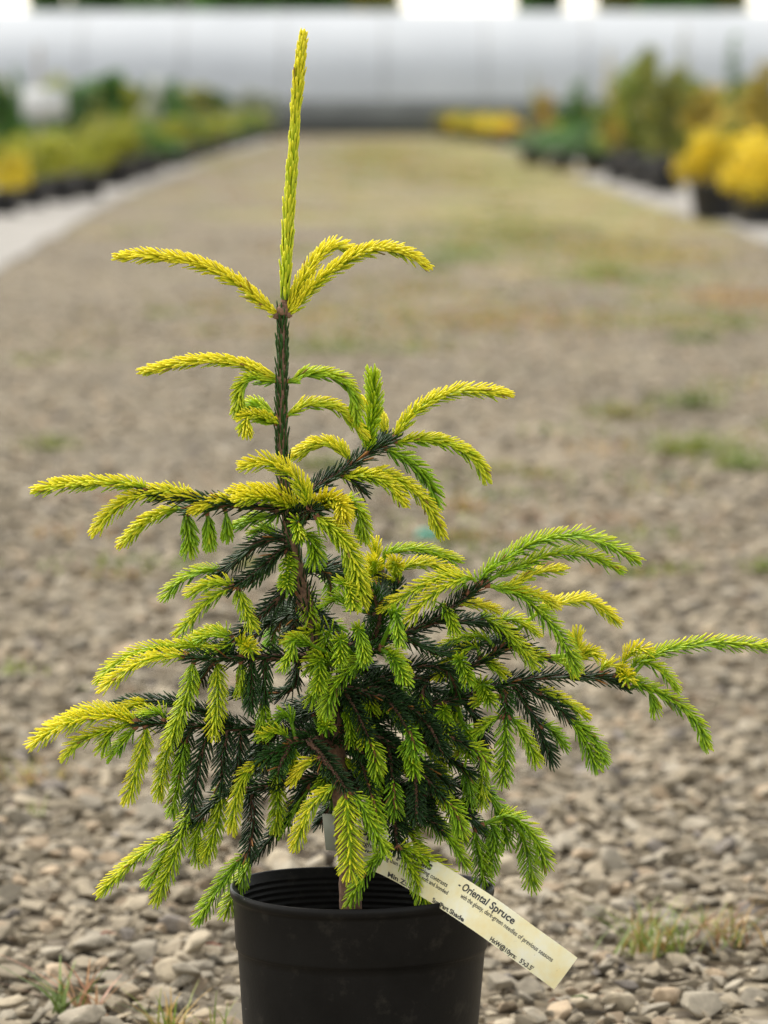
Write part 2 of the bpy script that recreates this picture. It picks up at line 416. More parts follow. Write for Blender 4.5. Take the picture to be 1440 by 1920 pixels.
def add_dark(mb, polys, wpx, d0, d1, pts, green=0.0, dens=2300, thick=6.0):
    if d0 is None:
        dist2, q = nearest(pts[0], polys); d0c = q[2]; P = lift(pts, d0c, d1 / 100.0)
        if dist2 > 16: P = [np.array(at(q[0], q[1], q[2]))] + P
    else: P = lift(pts, d0 / 100.0, d1 / 100.0)
    path, L = resample(P, 0.004)
    tube(mb, path, np.linspace(thick, 2.8, len(path)) / 2950, 7, 1)
    lenm, al = shoot_shape(wpx); 
    clothe(mb, path, L, dens, lenm, al, green if green else None, 0.0, 'old', 0.00118, off=np.linspace(thick, 2.8, 9) / 2950 * .85)
    polys.append([(px_of(p)[0], px_of(p)[1], p[1]) for p in path])
    return path, L

# dark: (width_px, depth0_cm | None, depth1_cm, points[, green]);  shoot: (yellowness, depth change cm, width_px, points)
BR = [
 ('lowest right', # B10
  [(44, 0, 1.5, [(645, 1478), (707, 1480), (770, 1488), (820, 1495), (860, 1513), (897, 1550)]),
   (40, None, -3.5, [(705, 1480), (722, 1515), (740, 1540), (744, 1592)]),
   (38, None, -1.5, [(715, 1500), (767, 1520), (813, 1543), (827, 1556)]),
   (38, None, 3, [(770, 1488), (830, 1470), (885, 1478), (912, 1485)]),
   (36, None, 2, [(690, 1478), (720, 1450), (780, 1440)])],
  [(.30, -.8, 38, [(733, 1590), (703, 1612), (680, 1646), (657, 1690)]),
   (.46, -.8, 48, [(750, 1590), (773, 1633), (787, 1662), (804, 1708)]),
   (.48, -.5, 46, [(757, 1587), (793, 1608), (827, 1633), (855, 1672)]),
   (.36, 0, 34, [(825, 1553), (850, 1583), (872, 1622)]),
   (.34, .3, 32, [(845, 1518), (858, 1545), (866, 1572)]),
   (.32, .2, 44, [(890, 1563), (900, 1610), (908, 1658)]),
   (.30, .4, 40, [(923, 1545), (926, 1590), (918, 1630)]),
   (.26, .3, 46, [(908, 1478), (930, 1512), (946, 1548), (950, 1580)]),
   (.38, -.2, 50, [(940, 1520), (972, 1556), (990, 1600), (998, 1658)]),
   (.40, .2, 44, [(950, 1530), (990, 1556), (1012, 1588), (1024, 1622)]),
   (.22, .6, 38, [(790, 1490), (800, 1520), (812, 1552)])]),
 ('lowest left', # B8
  [(42, 0, 1, [(640, 1455), (560, 1462), (491, 1478), (425, 1488), (379, 1528), (329, 1563)]),
   (42, None, -1.5, [(470, 1482), (474, 1539), (466, 1603)]),
   (36, None, 2, [(580, 1462), (545, 1520), (500, 1580), (475, 1610)]),
   (36, None, 2.5, [(560, 1462), (540, 1430), (500, 1420)])],
  [(.52, -.5, 40, [(360, 1516), (343, 1557), (325, 1611), (294, 1684)]),
   (.62, -.4, 36, [(329, 1563), (286, 1588), (239, 1624), (192, 1671)]),
   (.42, .2, 34, [(318, 1588), (300, 1622), (278, 1654)]),
   (.50, .4, 36, [(379, 1536), (366, 1575), (372, 1612)]),
   (.42, -.6, 42, [(472, 1606), (452, 1648), (424, 1709)]),
   (.30, -.2, 40, [(455, 1608), (416, 1656), (373, 1722)]),
   (.24, .6, 34, [(580, 1477), (557, 1510), (528, 1560)]),
   (.50, -.6, 40, [(415, 1480), (410, 1530), (388, 1604)]),
   (.45, -.8, 36, [(519, 1447), (521, 1503), (517, 1552)])]),
 ('left long low', # B7
  [(46, 0, -1.5, [(628, 1385), (540, 1372), (437, 1366), (340, 1360), (257, 1357)]),
   (36, None, 1.5, [(437, 1360), (347, 1322), (285, 1316), (222, 1320)]),
   (42, None, -1.5, [(395, 1366), (378, 1413), (366, 1467), (358, 1514)]),
   (40, None, -2, [(425, 1366), (418, 1420), (415, 1476)]),
   (38, None, -1.2, [(452, 1368), (448, 1420), (444, 1466)]),
   (40, None, .5, [(360, 1362), (345, 1400), (340, 1440)]),
   (38, None, 2.2, [(500, 1370), (480, 1410), (470, 1440)]),
   (38, None, -2, [(520, 1372), (500, 1400), (488, 1430)])],
  [(.74, -.6, 30, [(286, 1319), (258, 1320), (231, 1328)]),
   (.84, -1.2, 44, [(257, 1355), (202, 1343), (141, 1352), (94, 1373), (63, 1394)]),
   (.72, .6, 36, [(245, 1343), (177, 1331), (127, 1348), (82, 1374)]),
   (.60, -.5, 36, [(242, 1357), (184, 1375), (148, 1391), (125, 1416)]),
   (.44, 0, 32, [(212, 1369), (202, 1385), (192, 1404)]),
   (.34, .3, 34, [(253, 1366), (231, 1390), (211, 1415)]),
   (.68, -.6, 38, [(274, 1366), (264, 1420), (240, 1496)]),
   (.36, .6, 34, [(347, 1385), (338, 1450), (322, 1522)]),
   (.46, .2, 34, [(307, 1340), (285, 1336), (265, 1340)]),
   (.66, -.8, 34, [(495, 1424), (460, 1452), (442, 1503), (436, 1552)])]),
 ('left middle', # B6
  [(44, 0, -2, [(595, 1228), (545, 1234), (491, 1232), (401, 1236), (354, 1232)]),
   (32, None, -2.2, [(470, 1238), (472, 1280), (470, 1328)], .1),
   (32, None, -1.2, [(498, 1234), (496, 1270), (495, 1314)], .15),
   (36, None, 1.5, [(440, 1234), (420, 1220), (400, 1214)]),
   (34, None, .6, [(400, 1238), (385, 1262), (372, 1280)]),
   (36, None, 3, [(560, 1234), (548, 1290), (500, 1302), (430, 1300)])],
  [(.55, -.6, 38, [(404, 1214), (347, 1213), (275, 1219), (221, 1243), (189, 1272)]),
   (.80, -.8, 38, [(351, 1229), (293, 1232), (242, 1254), (196, 1289)]),
   (.66, -2.2, 40, [(452, 1205), (466, 1214), (471, 1220)]),
   (.50, 0, 30, [(452, 1247), (455, 1270), (452, 1298)]),
   (.50, -.8, 42, [(361, 1247), (352, 1300), (335, 1345), (318, 1392)]),
   (.60, -1.0, 36, [(338, 1340), (320, 1390), (306, 1440), (297, 1490)]),
   (.62, -.6, 42, [(407, 1247), (408, 1304), (401, 1373)]),
   (.44, .5, 30, [(425, 1190), (398, 1185), (372, 1193)]),
   (.36, -.2, 34, [(491, 1315), (494, 1345), (490, 1378)]),
   (.42, .3, 30, [(385, 1212), (360, 1205), (330, 1216)])]),
 ('left drooping dark', # B5
  [(44, 0, -1, [(556, 1085), (530, 1115), (494, 1150), (450, 1190), (425, 1215)]),
   (38, None, 2, [(550, 1100), (565, 1140), (548, 1180), (535, 1200)])],
  [(.48, .3, 32, [(437, 1196), (408, 1190), (378, 1196)]),
   (.40, -.3, 32, [(446, 1200), (420, 1215), (392, 1222)]),
   (.34, -1, 40, [(581, 1112), (578, 1132), (581, 1160)])]),
 ('left upper dark', # B3+B4
  [(40, 0, 1.5, [(546, 1008), (510, 1010), (477, 1023), (442, 1054), (410, 1080)]),
   (42, 0, -2, [(550, 1020), (529, 1030), (477, 1075), (437, 1103)]),
   (34, None, 1, [(520, 1040), (495, 1070), (470, 1092)], .35)],
  [(.42, .2, 34, [(411, 1068), (372, 1073), (338, 1090), (311, 1117)]),
   (.58, -.3, 30, [(435, 1096), (400, 1094), (360, 1110)]),
   (.52, -.8, 36, [(433, 1103), (393, 1124), (366, 1154), (338, 1183)]),
   (.52, -1, 36, [(447, 1106), (458, 1138), (472, 1175)]),
   (.36, -3.0, 40, [(540, 1040), (540, 1068), (537, 1102)]),
   (.30, .5, 30, [(522, 1010), (500, 992), (478, 998)])]),
 ('left top', # B2
  [(38, 0, -1.5, [(541, 958), (500, 950), (438, 946), (372, 938), (300, 931), (270, 925)]),
   (34, None, .5, [(420, 946), (380, 956), (350, 958)], .15)],
  [(.72, -.4, 34, [(268, 912), (216, 906), (164, 906), (110, 911), (75, 918)]),
   (.72, -1, 38, [(345, 926), (303, 922), (251, 934), (212, 958), (182, 993)]),
   (.84, -.6, 26, [(383, 938), (355, 930), (313, 930)]),
   (.66, -.8, 32, [(331, 954), (303, 964), (268, 982), (234, 1016)]),
   (.82, -.8, 26, [(438, 938), (404, 940), (369, 955)]),
   (.34, -.3, 34, [(348, 962), (355, 999), (355, 1032)]),
   (.32, -.2, 28, [(390, 972), (393, 1017)]),
   (.34, .2, 24, [(425, 972), (425, 998)]),
   (.28, .6, 28, [(520, 966), (485, 970), (453, 983)]),
   (.85, -1.2, 34, [(556, 951), (531, 929), (489, 921), (443, 922)]),
   (.74, -2.2, 36, [(560, 958), (517, 938), (480, 932), (450, 937)])]),
 ('top centre front', # cluster toward the camera
  [(38, 0, -3.5, [(540, 975), (560, 968), (582, 958), (592, 962)]),
   (36, None, -1, [(560, 966), (590, 955), (620, 948), (650, 955)]),
   (34, None, -2, [(575, 962), (565, 985), (560, 1000)], .2)],
  [(.82, -.4, 40, [(578, 948), (567, 915), (542, 886), (503, 867), (462, 873)]),
   (.95, -2.6, 44, [(587, 951), (612, 936), (636, 942), (645, 962)]),
   (.88, -2.0, 44, [(592, 953), (622, 945), (640, 955), (636, 985)]),
   (.50, .5, 36, [(650, 938), (668, 952), (678, 975), (682, 1003)]),
   (.64, -1.5, 46, [(595, 970), (620, 987), (648, 1020), (667, 1064), (676, 1128)]),
   (.52, .2, 38, [(600, 985), (640, 1012), (660, 1060), (668, 1110)]),
   (.40, -1, 26, [(559, 979), (562, 1004)]),
   (.34, -.6, 42, [(572, 1000), (587, 1020), (592, 1052)])]),
 ('right rising', # B1
  [(40, 0, 3, [(540, 970), (580, 925), (640, 885), (700, 845), (737, 823)]),
   (34, None, 2, [(640, 888), (665, 905), (680, 920)]),
   (30, None, 4, [(700, 845), (712, 830), (720, 820)])],
  [(.80, .4, 30, [(653, 860), (633, 838), (597, 832), (558, 851)]),
   (.50, -.6, 36, [(688, 847), (693, 807), (702, 757), (698, 703)]),
   (.80, 1, 28, [(724, 818), (712, 785), (683, 758)]),
   (.78, -.3, 34, [(740, 818), (773, 778), (813, 750), (857, 734), (900, 733), (947, 740)]),
   (.60, -.2, 32, [(743, 830), (780, 824), (820, 827), (863, 842), (893, 866), (908, 893)]),
   (.28, .8, 40, [(728, 845), (757, 860), (787, 883), (806, 912), (818, 942)]),
   (.70, -.8, 34, [(683, 884), (720, 889), (763, 910), (797, 942), (826, 997)]),
   (.66, -1.2, 32, [(643, 893), (687, 892), (727, 908), (753, 938)])]),
 ('right upper', # B12
  [(44, 0, -3.5, [(592, 1225), (660, 1212), (749, 1190), (812, 1165), (860, 1130), (907, 1096)]),
   (40, None, 2, [(660, 1210), (700, 1170), (730, 1130), (745, 1095)]),
   (40, None, 1, [(812, 1165), (860, 1166), (905, 1168), (960, 1190)]),
   (42, None, 2.5, [(749, 1190), (800, 1215), (830, 1225), (905, 1205), (960, 1200)], .12),
   (40, None, -4.5, [(700, 1200), (712, 1160), (700, 1110)], .25),
   (38, None, 3, [(700, 1150), (715, 1110), (716, 1080)])],
  [(.38, .4, 42, [(902, 1084), (954, 1044), (1018, 1013), (1092, 1006), (1144, 1024), (1190, 1048)]),
   (.40, .8, 36, [(940, 1075), (982, 1060), (1028, 1040), (1081, 1038), (1123, 1050), (1158, 1067)]),
   (.34, -.5, 46, [(928, 1101), (976, 1117), (1018, 1154), (1050, 1196), (1080, 1252)]),
   (.72, 1.5, 28, [(950, 1101), (997, 1076), (1049, 1068)]),
   (.82, 1.6, 32, [(958, 1108), (1005, 1115), (1038, 1134)]),
   (.82, 2.6, 32, [(1020, 1142), (1086, 1124), (1123, 1138), (1155, 1163)]),
   (.66, -1.2, 44, [(884, 1084), (838, 1098), (801, 1124), (766, 1160)]),
   (.64, -.6, 38, [(858, 1080), (812, 1089), (759, 1118), (722, 1140)]),
   (.68, -.4, 30, [(749, 1088), (717, 1091), (692, 1108)]),
   (.42, .3, 30, [(725, 1040), (786, 1031), (854, 1050)]),
   (.74, .1, 32, [(755, 1066), (801, 1057), (852, 1076)]),
   (.86, -2.2, 38, [(740, 1074), (741, 1060), (738, 1054)]),
   (.82, -2.0, 38, [(703, 1080), (702, 1062), (700, 1054)]),
   (.80, .2, 30, [(702, 1060), (704, 1040), (700, 1022)]),
   (.80, 1.2, 26, [(859, 1133), (890, 1132), (925, 1142)]),
   (.50, -.4, 40, [(905, 1156), (954, 1190), (1000, 1245)]),
   (.60, .6, 34, [(944, 1160), (975, 1166), (1003, 1186)]),
   (.36, -1.2, 30, [(830, 1133), (843, 1155), (850, 1182)]),
   (.46, -1.5, 34, [(642, 1092), (655, 1107), (662, 1135)]),
   (.34, -1.0, 38, [(617, 1233), (600, 1277), (583, 1315)]),
   (.54, -1.0, 34, [(600, 1180), (573, 1188), (540, 1202)]),
   (.40, -1.6, 50, [(617, 1182), (607, 1214), (582, 1252)]),
   (.34, .4, 30, [(660, 1140), (640, 1122), (612, 1132)])]),
 ('right middle', # center to right
  [(46, 0, 1, [(612, 1300), (680, 1290), (760, 1275), (840, 1262), (905, 1240), (960, 1210), (1020, 1232)]),
   (42, None, -1, [(680, 1288), (740, 1262), (790, 1248), (840, 1256)]),
   (42, None, 2.5, [(760, 1275), (800, 1290), (856, 1300), (890, 1296)]),
   (40, None, -4, [(640, 1290), (660, 1240), (697, 1222), (713, 1216)], .2),
   (40, None, -1, [(800, 1270), (792, 1300), (800, 1340)]),
   (40, None, -1.5, [(720, 1280), (745, 1310), (790, 1350)]),
   (40, None, 1.5, [(840, 1260), (856, 1290), (853, 1320)], .2),
   (40, None, 3.5, [(680, 1288), (640, 1320), (600, 1330), (540, 1345)])],
  [(.30, -.8, 46, [(697, 1223), (660, 1252), (628, 1287), (611, 1334)]),
   (.50, -.5, 40, [(713, 1217), (740, 1228), (757, 1264)]),
   (.38, -.8, 34, [(687, 1285), (697, 1332)]),
   (.42, -.6, 34, [(720, 1322), (741, 1336), (757, 1358)]),
   (.34, -.8, 34, [(790, 1303), (793, 1328), (790, 1355)]),
   (.46, -.8, 34, [(856, 1312), (854, 1345), (853, 1388)]),
   (.50, -1, 38, [(891, 1212), (858, 1230), (824, 1266)]),
   (.48, .2, 34, [(907, 1194), (862, 1198), (823, 1222)]),
   (.50, -.4, 30, [(902, 1235), (920, 1245), (940, 1262)]),
   (.36, -.4, 32, [(881, 1267), (902, 1298)]),
   (.44, -.3, 38, [(944, 1207), (975, 1220), (1012, 1233)]),
   (.80, .3, 28, [(1081, 1225), (1080, 1208), (1082, 1190)]),
   (.72, -.8, 28, [(1086, 1232), (1102, 1222), (1120, 1232)]),
   (.60, -.5, 30, [(1045, 1238), (1062, 1244), (1074, 1258)]),
   (0.28, -1.4, 34, [(862, 1238), (871, 1256), (876, 1278)]),
   (0.23, -1.4, 30, [(742, 1150), (745, 1175), (751, 1205)]),
   (0.28, -1.4, 38, [(765, 1398), (771, 1421), (778, 1449)]),
   (0.25, -1.4, 30, [(652, 1335), (657, 1361), (660, 1392)]),
   (0.32, -1.4, 38, [(905, 1282), (910, 1298), (921, 1317)]),
   (0.35, -1.4, 38, [(604, 1238), (601, 1261), (596, 1291)]),
   (0.32, -1.4, 38, [(832, 1332), (836, 1352), (841, 1378)]),
   (0.23, -1.4, 38, [(690, 1440), (695, 1461), (701, 1487)]),
   (0.24, -1.4, 38, [(735, 1232), (749, 1252), (760, 1276)]),
   (0.31, -1.4, 30, [(560, 1200), (547, 1222), (531, 1250)]),
   (0.31, -1.4, 30, [(672, 1180), (679, 1206), (684, 1238)]),
   (0.22, -1.4, 38, [(872, 1368), (874, 1391), (879, 1421)]),
   (0.27, -1.4, 38, [(612, 1440), (610, 1457), (603, 1479)]),
   (0.34, -1.4, 34, [(640, 1200), (640, 1217), (637, 1239)])]),
 ('right long low', # B11
  [(44, 0, 2, [(625, 1370), (700, 1345), (780, 1325), (860, 1310), (920, 1290), (961, 1278), (1022, 1270), (1081, 1268), (1139, 1272), (1170, 1288)]),
   (36, None, -.5, [(930, 1285), (946, 1300), (948, 1345)], .3),
   (42, None, .8, [(960, 1280), (985, 1320), (1010, 1365), (1034, 1425)]),
   (40, None, 1.5, [(975, 1278), (1005, 1300), (1040, 1320), (1067, 1347)]),
   (40, None, 1, [(868, 1310), (890, 1345), (906, 1380), (904, 1428)]),
   (42, None, -.5, [(760, 1330), (790, 1380), (835, 1416), (882, 1449)]),
   (40, None, 2.5, [(840, 1315), (830, 1350), (818, 1385)]),
   (38, None, -1.5, [(700, 1345), (715, 1385), (735, 1420), (760, 1436)])],
  [(.80, -.4, 36, [(1129, 1252), (1150, 1248), (1174, 1262)]),
   (.74, -1.8, 40, [(1160, 1262), (1172, 1268), (1178, 1276)]),
   (.86, -1.2, 40, [(1172, 1236), (1192, 1218), (1210, 1219)]),
   (.46, .4, 36, [(1220, 1232), (1298, 1209), (1366, 1206), (1441, 1213)]),
   (.36, -.3, 36, [(1158, 1268), (1208, 1286), (1268, 1318), (1305, 1354), (1325, 1396)]),
   (.44, .4, 32, [(1195, 1240), (1240, 1258), (1266, 1288)]),
   (.36, 0, 28, [(1208, 1288), (1220, 1302), (1229, 1330)]),
   (.42, -.6, 34, [(935, 1345), (903, 1366), (863, 1410)]),
   (.32, -.8, 44, [(948, 1345), (947, 1395), (943, 1464)]),
   (.42, -.3, 34, [(964, 1350), (987, 1385), (1005, 1427)]),
   (.24, .8, 32, [(1020, 1360), (1040, 1375), (1056, 1398)]),
   (.28, 0, 42, [(1064, 1345), (1090, 1377), (1117, 1435)]),
   (.30, .5, 38, [(1072, 1350), (1108, 1380), (1131, 1424)]),
   (.62, 1.0, 32, [(1014, 1295), (1052, 1312), (1095, 1340)]),
   (.46, -.8, 30, [(938, 1307), (915, 1308), (897, 1317)]),
   (.50, -.3, 40, [(906, 1432), (902, 1464), (903, 1506)]),
   (.46, -.9, 40, [(792, 1394), (815, 1423), (830, 1458), (834, 1503)]),
   (.42, -.7, 36, [(784, 1398), (768, 1415), (760, 1442)]),
   (.22, .6, 38, [(868, 1440), (880, 1475), (880, 1506)])]),
 ('front centre arching', # B9
  [(44, 0, -7, [(628, 1400), (600, 1388), (580, 1390), (600, 1415), (633, 1458), (652, 1484)]),
   (38, None, -3.5, [(600, 1388), (560, 1392), (520, 1408), (497, 1424)], .15),
   (36, None, -5, [(545, 1395), (530, 1425), (520, 1450)], .2),
   (36, None, -4, [(628, 1390), (660, 1398), (690, 1420)], .1)],
  [(.82, -.4, 28, [(597, 1422), (573, 1433), (551, 1463)]),
   (.48, -.6, 32, [(640, 1420), (663, 1437), (684, 1454)]),
   (.28, 0, 34, [(700, 1423), (704, 1445), (703, 1468)]),
   (.70, -.8, 36, [(623, 1477), (593, 1500), (573, 1533), (554, 1583)]),
   (.66, -1.6, 58, [(649, 1487), (653, 1540), (656, 1590), (657, 1638)]),
   (.36, -.4, 42, [(664, 1490), (690, 1533), (707, 1567), (721, 1596)]),
   (.48, -.8, 36, [(534, 1377), (515, 1374), (497, 1380)]),
   (.24, .3, 34, [(543, 1345), (532, 1340), (518, 1355)]),
   (.32, -2.2, 36, [(607, 1350), (611, 1360), (613, 1366)]),
   (.40, -1, 32, [(680, 1370), (682, 1384), (684, 1398)]),
   (.34, -.5, 30, [(545, 1400), (552, 1420), (548, 1440)])]),
]
for bi, (nm, darks, shoots) in enumerate(BR):
    mb = MB(); polys = [trunk_px]
    for k, d in enumerate(darks):
        wpx, d0, d1, pts = d[:4]; gr = d[4] if len(d) > 4 else 0.0
        add_dark(mb, polys, wpx, d0, d1, pts, gr, thick=9.5 if k == 0 else 5.5)
        if k == 0: polys.pop(0)
    b = mb.build('branch', [M_OLD, M_BARK], spruce, origin=ORG)
    for (y, dd, wpx, pts) in shoots: make_shoot(b, polys, y, dd, wpx, pts)
# shoots straight from the trunk
for (y, dd, wpx, pts) in [
  (.98, -1.2, 32, [(520, 590), (482, 560), (444, 530), (402, 507), (350, 489), (285, 480), (228, 481)]),
  (.90, 1.2, 32, [(538, 587), (560, 540), (590, 492), (620, 463), (648, 466), (662, 474)]),
  (.88, -1.0, 32, [(545, 587), (587, 537), (637, 498), (680, 473), (727, 467), (765, 478), (794, 496)]),
  (.84, -.8, 27, [(512, 706), (457, 684), (404, 676), (351, 680), (276, 695)]),
  (.52, -1.2, 30, [(510, 715), (476, 707), (453, 726), (446, 770)]),
  (.40, 1.0, 26, [(514, 780), (486, 760), (458, 766)]),
  (.68, -2.4, 30, [(524, 796), (492, 783), (464, 782), (462, 808)]),
  (.44, .5, 30, [(545, 716), (570, 703), (607, 702), (642, 714), (662, 742), (667, 783)]),
  (.68, 1.0, 28, [(545, 776), (570, 761), (613, 758), (647, 778), (678, 811)])]:
    make_shoot(spruce, [trunk_px], y, dd, wpx, pts)

# branches on the far side and the thick interior, growing round the trunk
def wild(i, z0, az, ln, rise, droop, front=False):
    rng = RNG; k = np.argmin(np.abs(tpath[:, 2] - z0)); P0 = tpath[k]
    d = np.array([math.cos(az), math.sin(az), 0.0]); pts = []
    for f in np.linspace(0, 1, 6):
        pts.append(P0 + d * ln * f + np.array([0, 0, rise * ln * f - droop * ln * f * f]) + rng.normal(0, 0.0015, 3) * (f > 0))
    path, L = resample(pts, 0.004); mb = MB()
    tube(mb, path, np.linspace(8, 3, len(path)) / 2950, 7, 1)
    clothe(mb, path, L, 2300, 0.0085, R(48), None, 0.0, 'old', 0.0012)
    tips = [(path, L)]; tw = []
    for j in range(int(L / 0.016)):
        f = (j + 1.0) / (L / 0.016 + 1); q = path[int(f * (len(path) - 1))]
        sgn = 1 if j % 2 else -1; a2 = az + sgn * rng.uniform(0.6, 1.1); l2 = rng.uniform(0.018, 0.04) * (1.2 - f * .5)
        e = q + np.array([math.cos(a2), math.sin(a2), -rng.uniform(0.2, 1.1)]) * l2
        p2, L2 = resample([q, (q + e) / 2 + [0, 0, 0.002], e], 0.004)
        tube(mb, p2, np.linspace(4, 2.5, len(p2)) / 2950, 6, 1)
        clothe(mb, p2, L2, 2300, 0.008, R(48), None, 0.0, 'old', 0.0012); tw.append((p2, L2))
    b = mb.build('branch', [M_OLD, M_BARK], spruce, origin=ORG)
    for (p, L_) in [tips[0]] + tw[::2][:2]:
        e = p[-1]; t = p[-1] - p[-3]; t /= np.linalg.norm(t); l3 = rng.uniform(0.012, 0.024)
        q3, L3 = resample([e, e + t * l3 * .5, e + t * l3 * .8 + np.array([0, 0, -l3 * .35])], 0.003)
        m3 = MB(); tube(m3, q3, np.linspace(4, 2.5, len(q3)) / 2950, 6, 1, (0.2, 0.2, 0.04))
        clothe(m3, q3, L3, 2500, 0.0085, R(46), rng.uniform(0.12, 0.42), 0.0, 'new', 0.0012)
        m3.build('new_shoot', [M_NEW, M_TWIG], b, origin=ORG)
for i, (py, az, ln, rise, dr) in enumerate([
    (1450, 88, .10, .1, .5), (1410, 55, .12, .15, .5), (1400, 125, .09, .1, .4), (1330, 95, .11, .2, .5), (1320, 40, .11, .2, .4),
    (1250, 70, .10, .25, .45), (1160, 105, .08, .25, .4), (1080, 75, .07, .3, .4), (1470, 20, .09, 0, .3),
    (1360, -30, .08, .0, .5), (1300, -15, .09, .05, .4)]):
    z0 = float(at(640, py, 0).z); wild(i, z0, R(az), ln, rise, dr)

# pot
RC = at(679, 1662, 0.0); HZ = float(RC.z)
pc = (0, 0, 0)
def pr(r): return r
mb = MB()
prof = [(0.0, 0.004), (0.062, 0.004), (0.066, 0.002), (0.0685, 0.004), (0.0695, 0.012)]
for z in np.linspace(0.02, HZ - 0.044, 8): prof.append((0.0695 + (0.0785 - 0.0695) * z / (HZ - 0.04), z))
z1 = HZ - 0.040
prof += [(0.0786, z1), (0.0791, z1 + 0.0006), (0.0797, z1 + 0.0014), (0.0800, z1 + 0.003), (0.0814, HZ - 0.0085), (0.0818, HZ - 0.0070), (0.0828, HZ - 0.0062),
         (0.0834, HZ - 0.005), (0.0837, HZ - 0.003), (0.0834, HZ - 0.0007), (0.0826, HZ), (0.0817, HZ - 0.0006), (0.0811, HZ - 0.0022)]
zz = HZ - 0.005; r = 0.0803
while zz > HZ - 0.062:
    r = float(np.interp(zz, [0, HZ - 0.046, HZ - 0.036, HZ], [0.0675, 0.0765, 0.0785, 0.0795]))
    prof += [(r, zz), (r - 0.0005, zz - 0.0009), (r - 0.0006, zz - 0.0016), (r - 0.0001, zz - 0.0024)]; zz -= 0.0040
prof += [(0.0680, 0.02), (0.0, 0.02)]
lathe(mb, prof, 128)
pot = mb.build('pot', M_POT, spruce)
def bendpot(me):
    co = np.zeros(len(me.vertices) * 3, np.float32); me.vertices.foreach_get('co', co); co = co.reshape(-1, 3)
    th = np.arctan2(co[:, 1], co[:, 0]); rr = np.hypot(co[:, 0], co[:, 1]); f = (co[:, 2] / HZ) ** 3
    rr = rr * (1 + 0.006 * f * np.cos(2 * th + .4)); co[:, 0] = rr * np.cos(th) - 0.002 * (1 - co[:, 2] / HZ); co[:, 1] = rr * np.sin(th)
    co[:, 2] += f * 0.0012 * np.cos(th * 2 + 1.0) - f * 0.018 * 0 * co[:, 0]
    me.vertices.foreach_set('co', co.ravel()); me.update()
bendpot(pot.data)
mb = MB(); n = 60; ph = np.arange(n) / n * 2 * np.pi
rings = [0.0, 0.02, 0.04, 0.06, 0.0765]
v = [(r_ * math.cos(a), r_ * math.sin(a), HZ - 0.048 + random.uniform(-.0022, .0022) * (r_ < .07)) for r_ in rings[1:] for a in ph]
f = [(i * n + k, i * n + (k + 1) % n, (i + 1) * n + (k + 1) % n, (i + 1) * n + k) for i in range(len(rings) - 2) for k in range(n)]
mb.add(v, f); mb.add([(0, 0, HZ - 0.047)] + v[:n], [(0, 1 + k, 1 + (k + 1) % n) for k in range(n)])
mb.build('soil', M_SOIL, pot)

# ------------------------------------------------------------------ plastic plant tag
CL = [(650, 1580, .014), (690, 1592, .010), (740, 1613, -.012), (800, 1646, -.045), (860, 1683, -.080), (920, 1723, -.098),
      (980, 1767, -.106), (1030, 1803, -.110), (1061, 1826, -.111)]
cl3 = [np.array(at(x, y, d)) for x, y, d in CL]
tp, tgL = resample(cl3, 0.0025); HW = 0.0121
tt = np.gradient(tp, axis=0); tt /= np.linalg.norm(tt, axis=1)[:, None]
vf = np.array([tuple(FW)] * len(tp)) * 1.0
across = np.cross(tt, vf); across /= np.linalg.norm(across, axis=1)[:, None]          # up-right edge direction
if across[len(tp) // 2][2] < 0: across = -across
tn = np.cross(tt, across); tn *= np.sign(-(tn @ np.array(FW)))[:, None]
tag_o = empty('plant_tag', tuple(tp[0]))
tag(tag_o, 'pale yellow printed plastic plant tag slanting over the pot rim', 'plant tag')
def tagpt(u, v, h=0.0):
    """u metres from the near-trunk end, v metres across (+ = upper edge)"""
    q = np.linspace(0, tgL, len(tp)); u = np.asarray(u, float)
    P = np.stack([np.interp(u, q, tp[:, k]) for k in range(3)], -1); A = np.stack([np.interp(u, q, across[:, k]) for k in range(3)], -1)
    N = np.stack([np.interp(u, q, tn[:, k]) for k in range(3)], -1)
    over = (u - tgL)[..., None] * (u > tgL)[..., None]
    vv = np.asarray(v)[..., None]
    return P + A * vv + N * (h - 0.0016 * (vv / HW) ** 2) + tt[-1] * over
def strip(name, us, mat, parent, th=0.0004, skew=0.0):
    mb = MB(); vs = np.linspace(-1, 1, 5); n = len(us)
    for h, fl in ((th / 2, False), (-th / 2, True)):
        v = np.concatenate([tagpt(np.full(5, u) + skew * vs, vs * HW, h) for u in us]); f = []
        for i in range(n - 1):
            for k in range(4):
                q = (i * 5 + k, i * 5 + k + 1, (i + 1) * 5 + k + 1, (i + 1) * 5 + k); f.append(q[::-1] if fl else q)
        mb.add(v, f)
    for k, s_ in ((0, -1), (4, 1)):
        a = np.stack([tagpt(u + skew * s_, s_ * HW, th / 2) for u in us]); b = np.stack([tagpt(u + skew * s_, s_ * HW, -th / 2) for u in us])
        mb.add(np.vstack([a, b]), [(i, i + 1, n + i + 1, n + i) for i in range(n - 1)])
    for u in (us[0], us[-1]):
        a = np.stack([tagpt(u + skew * s_, s_ * HW, th / 2) for s_ in vs]); b = np.stack([tagpt(u + skew * s_, s_ * HW, -th / 2) for s_ in vs])
        mb.add(np.vstack([a, b]), [(i, i + 1, 5 + i + 1, 5 + i) for i in range(4)])
    return mb.build(name, mat, parent, origin=tp[0])
tg = strip('strip', np.linspace(0, tgL, 60), M_TAG, tag_o, skew=0.0)
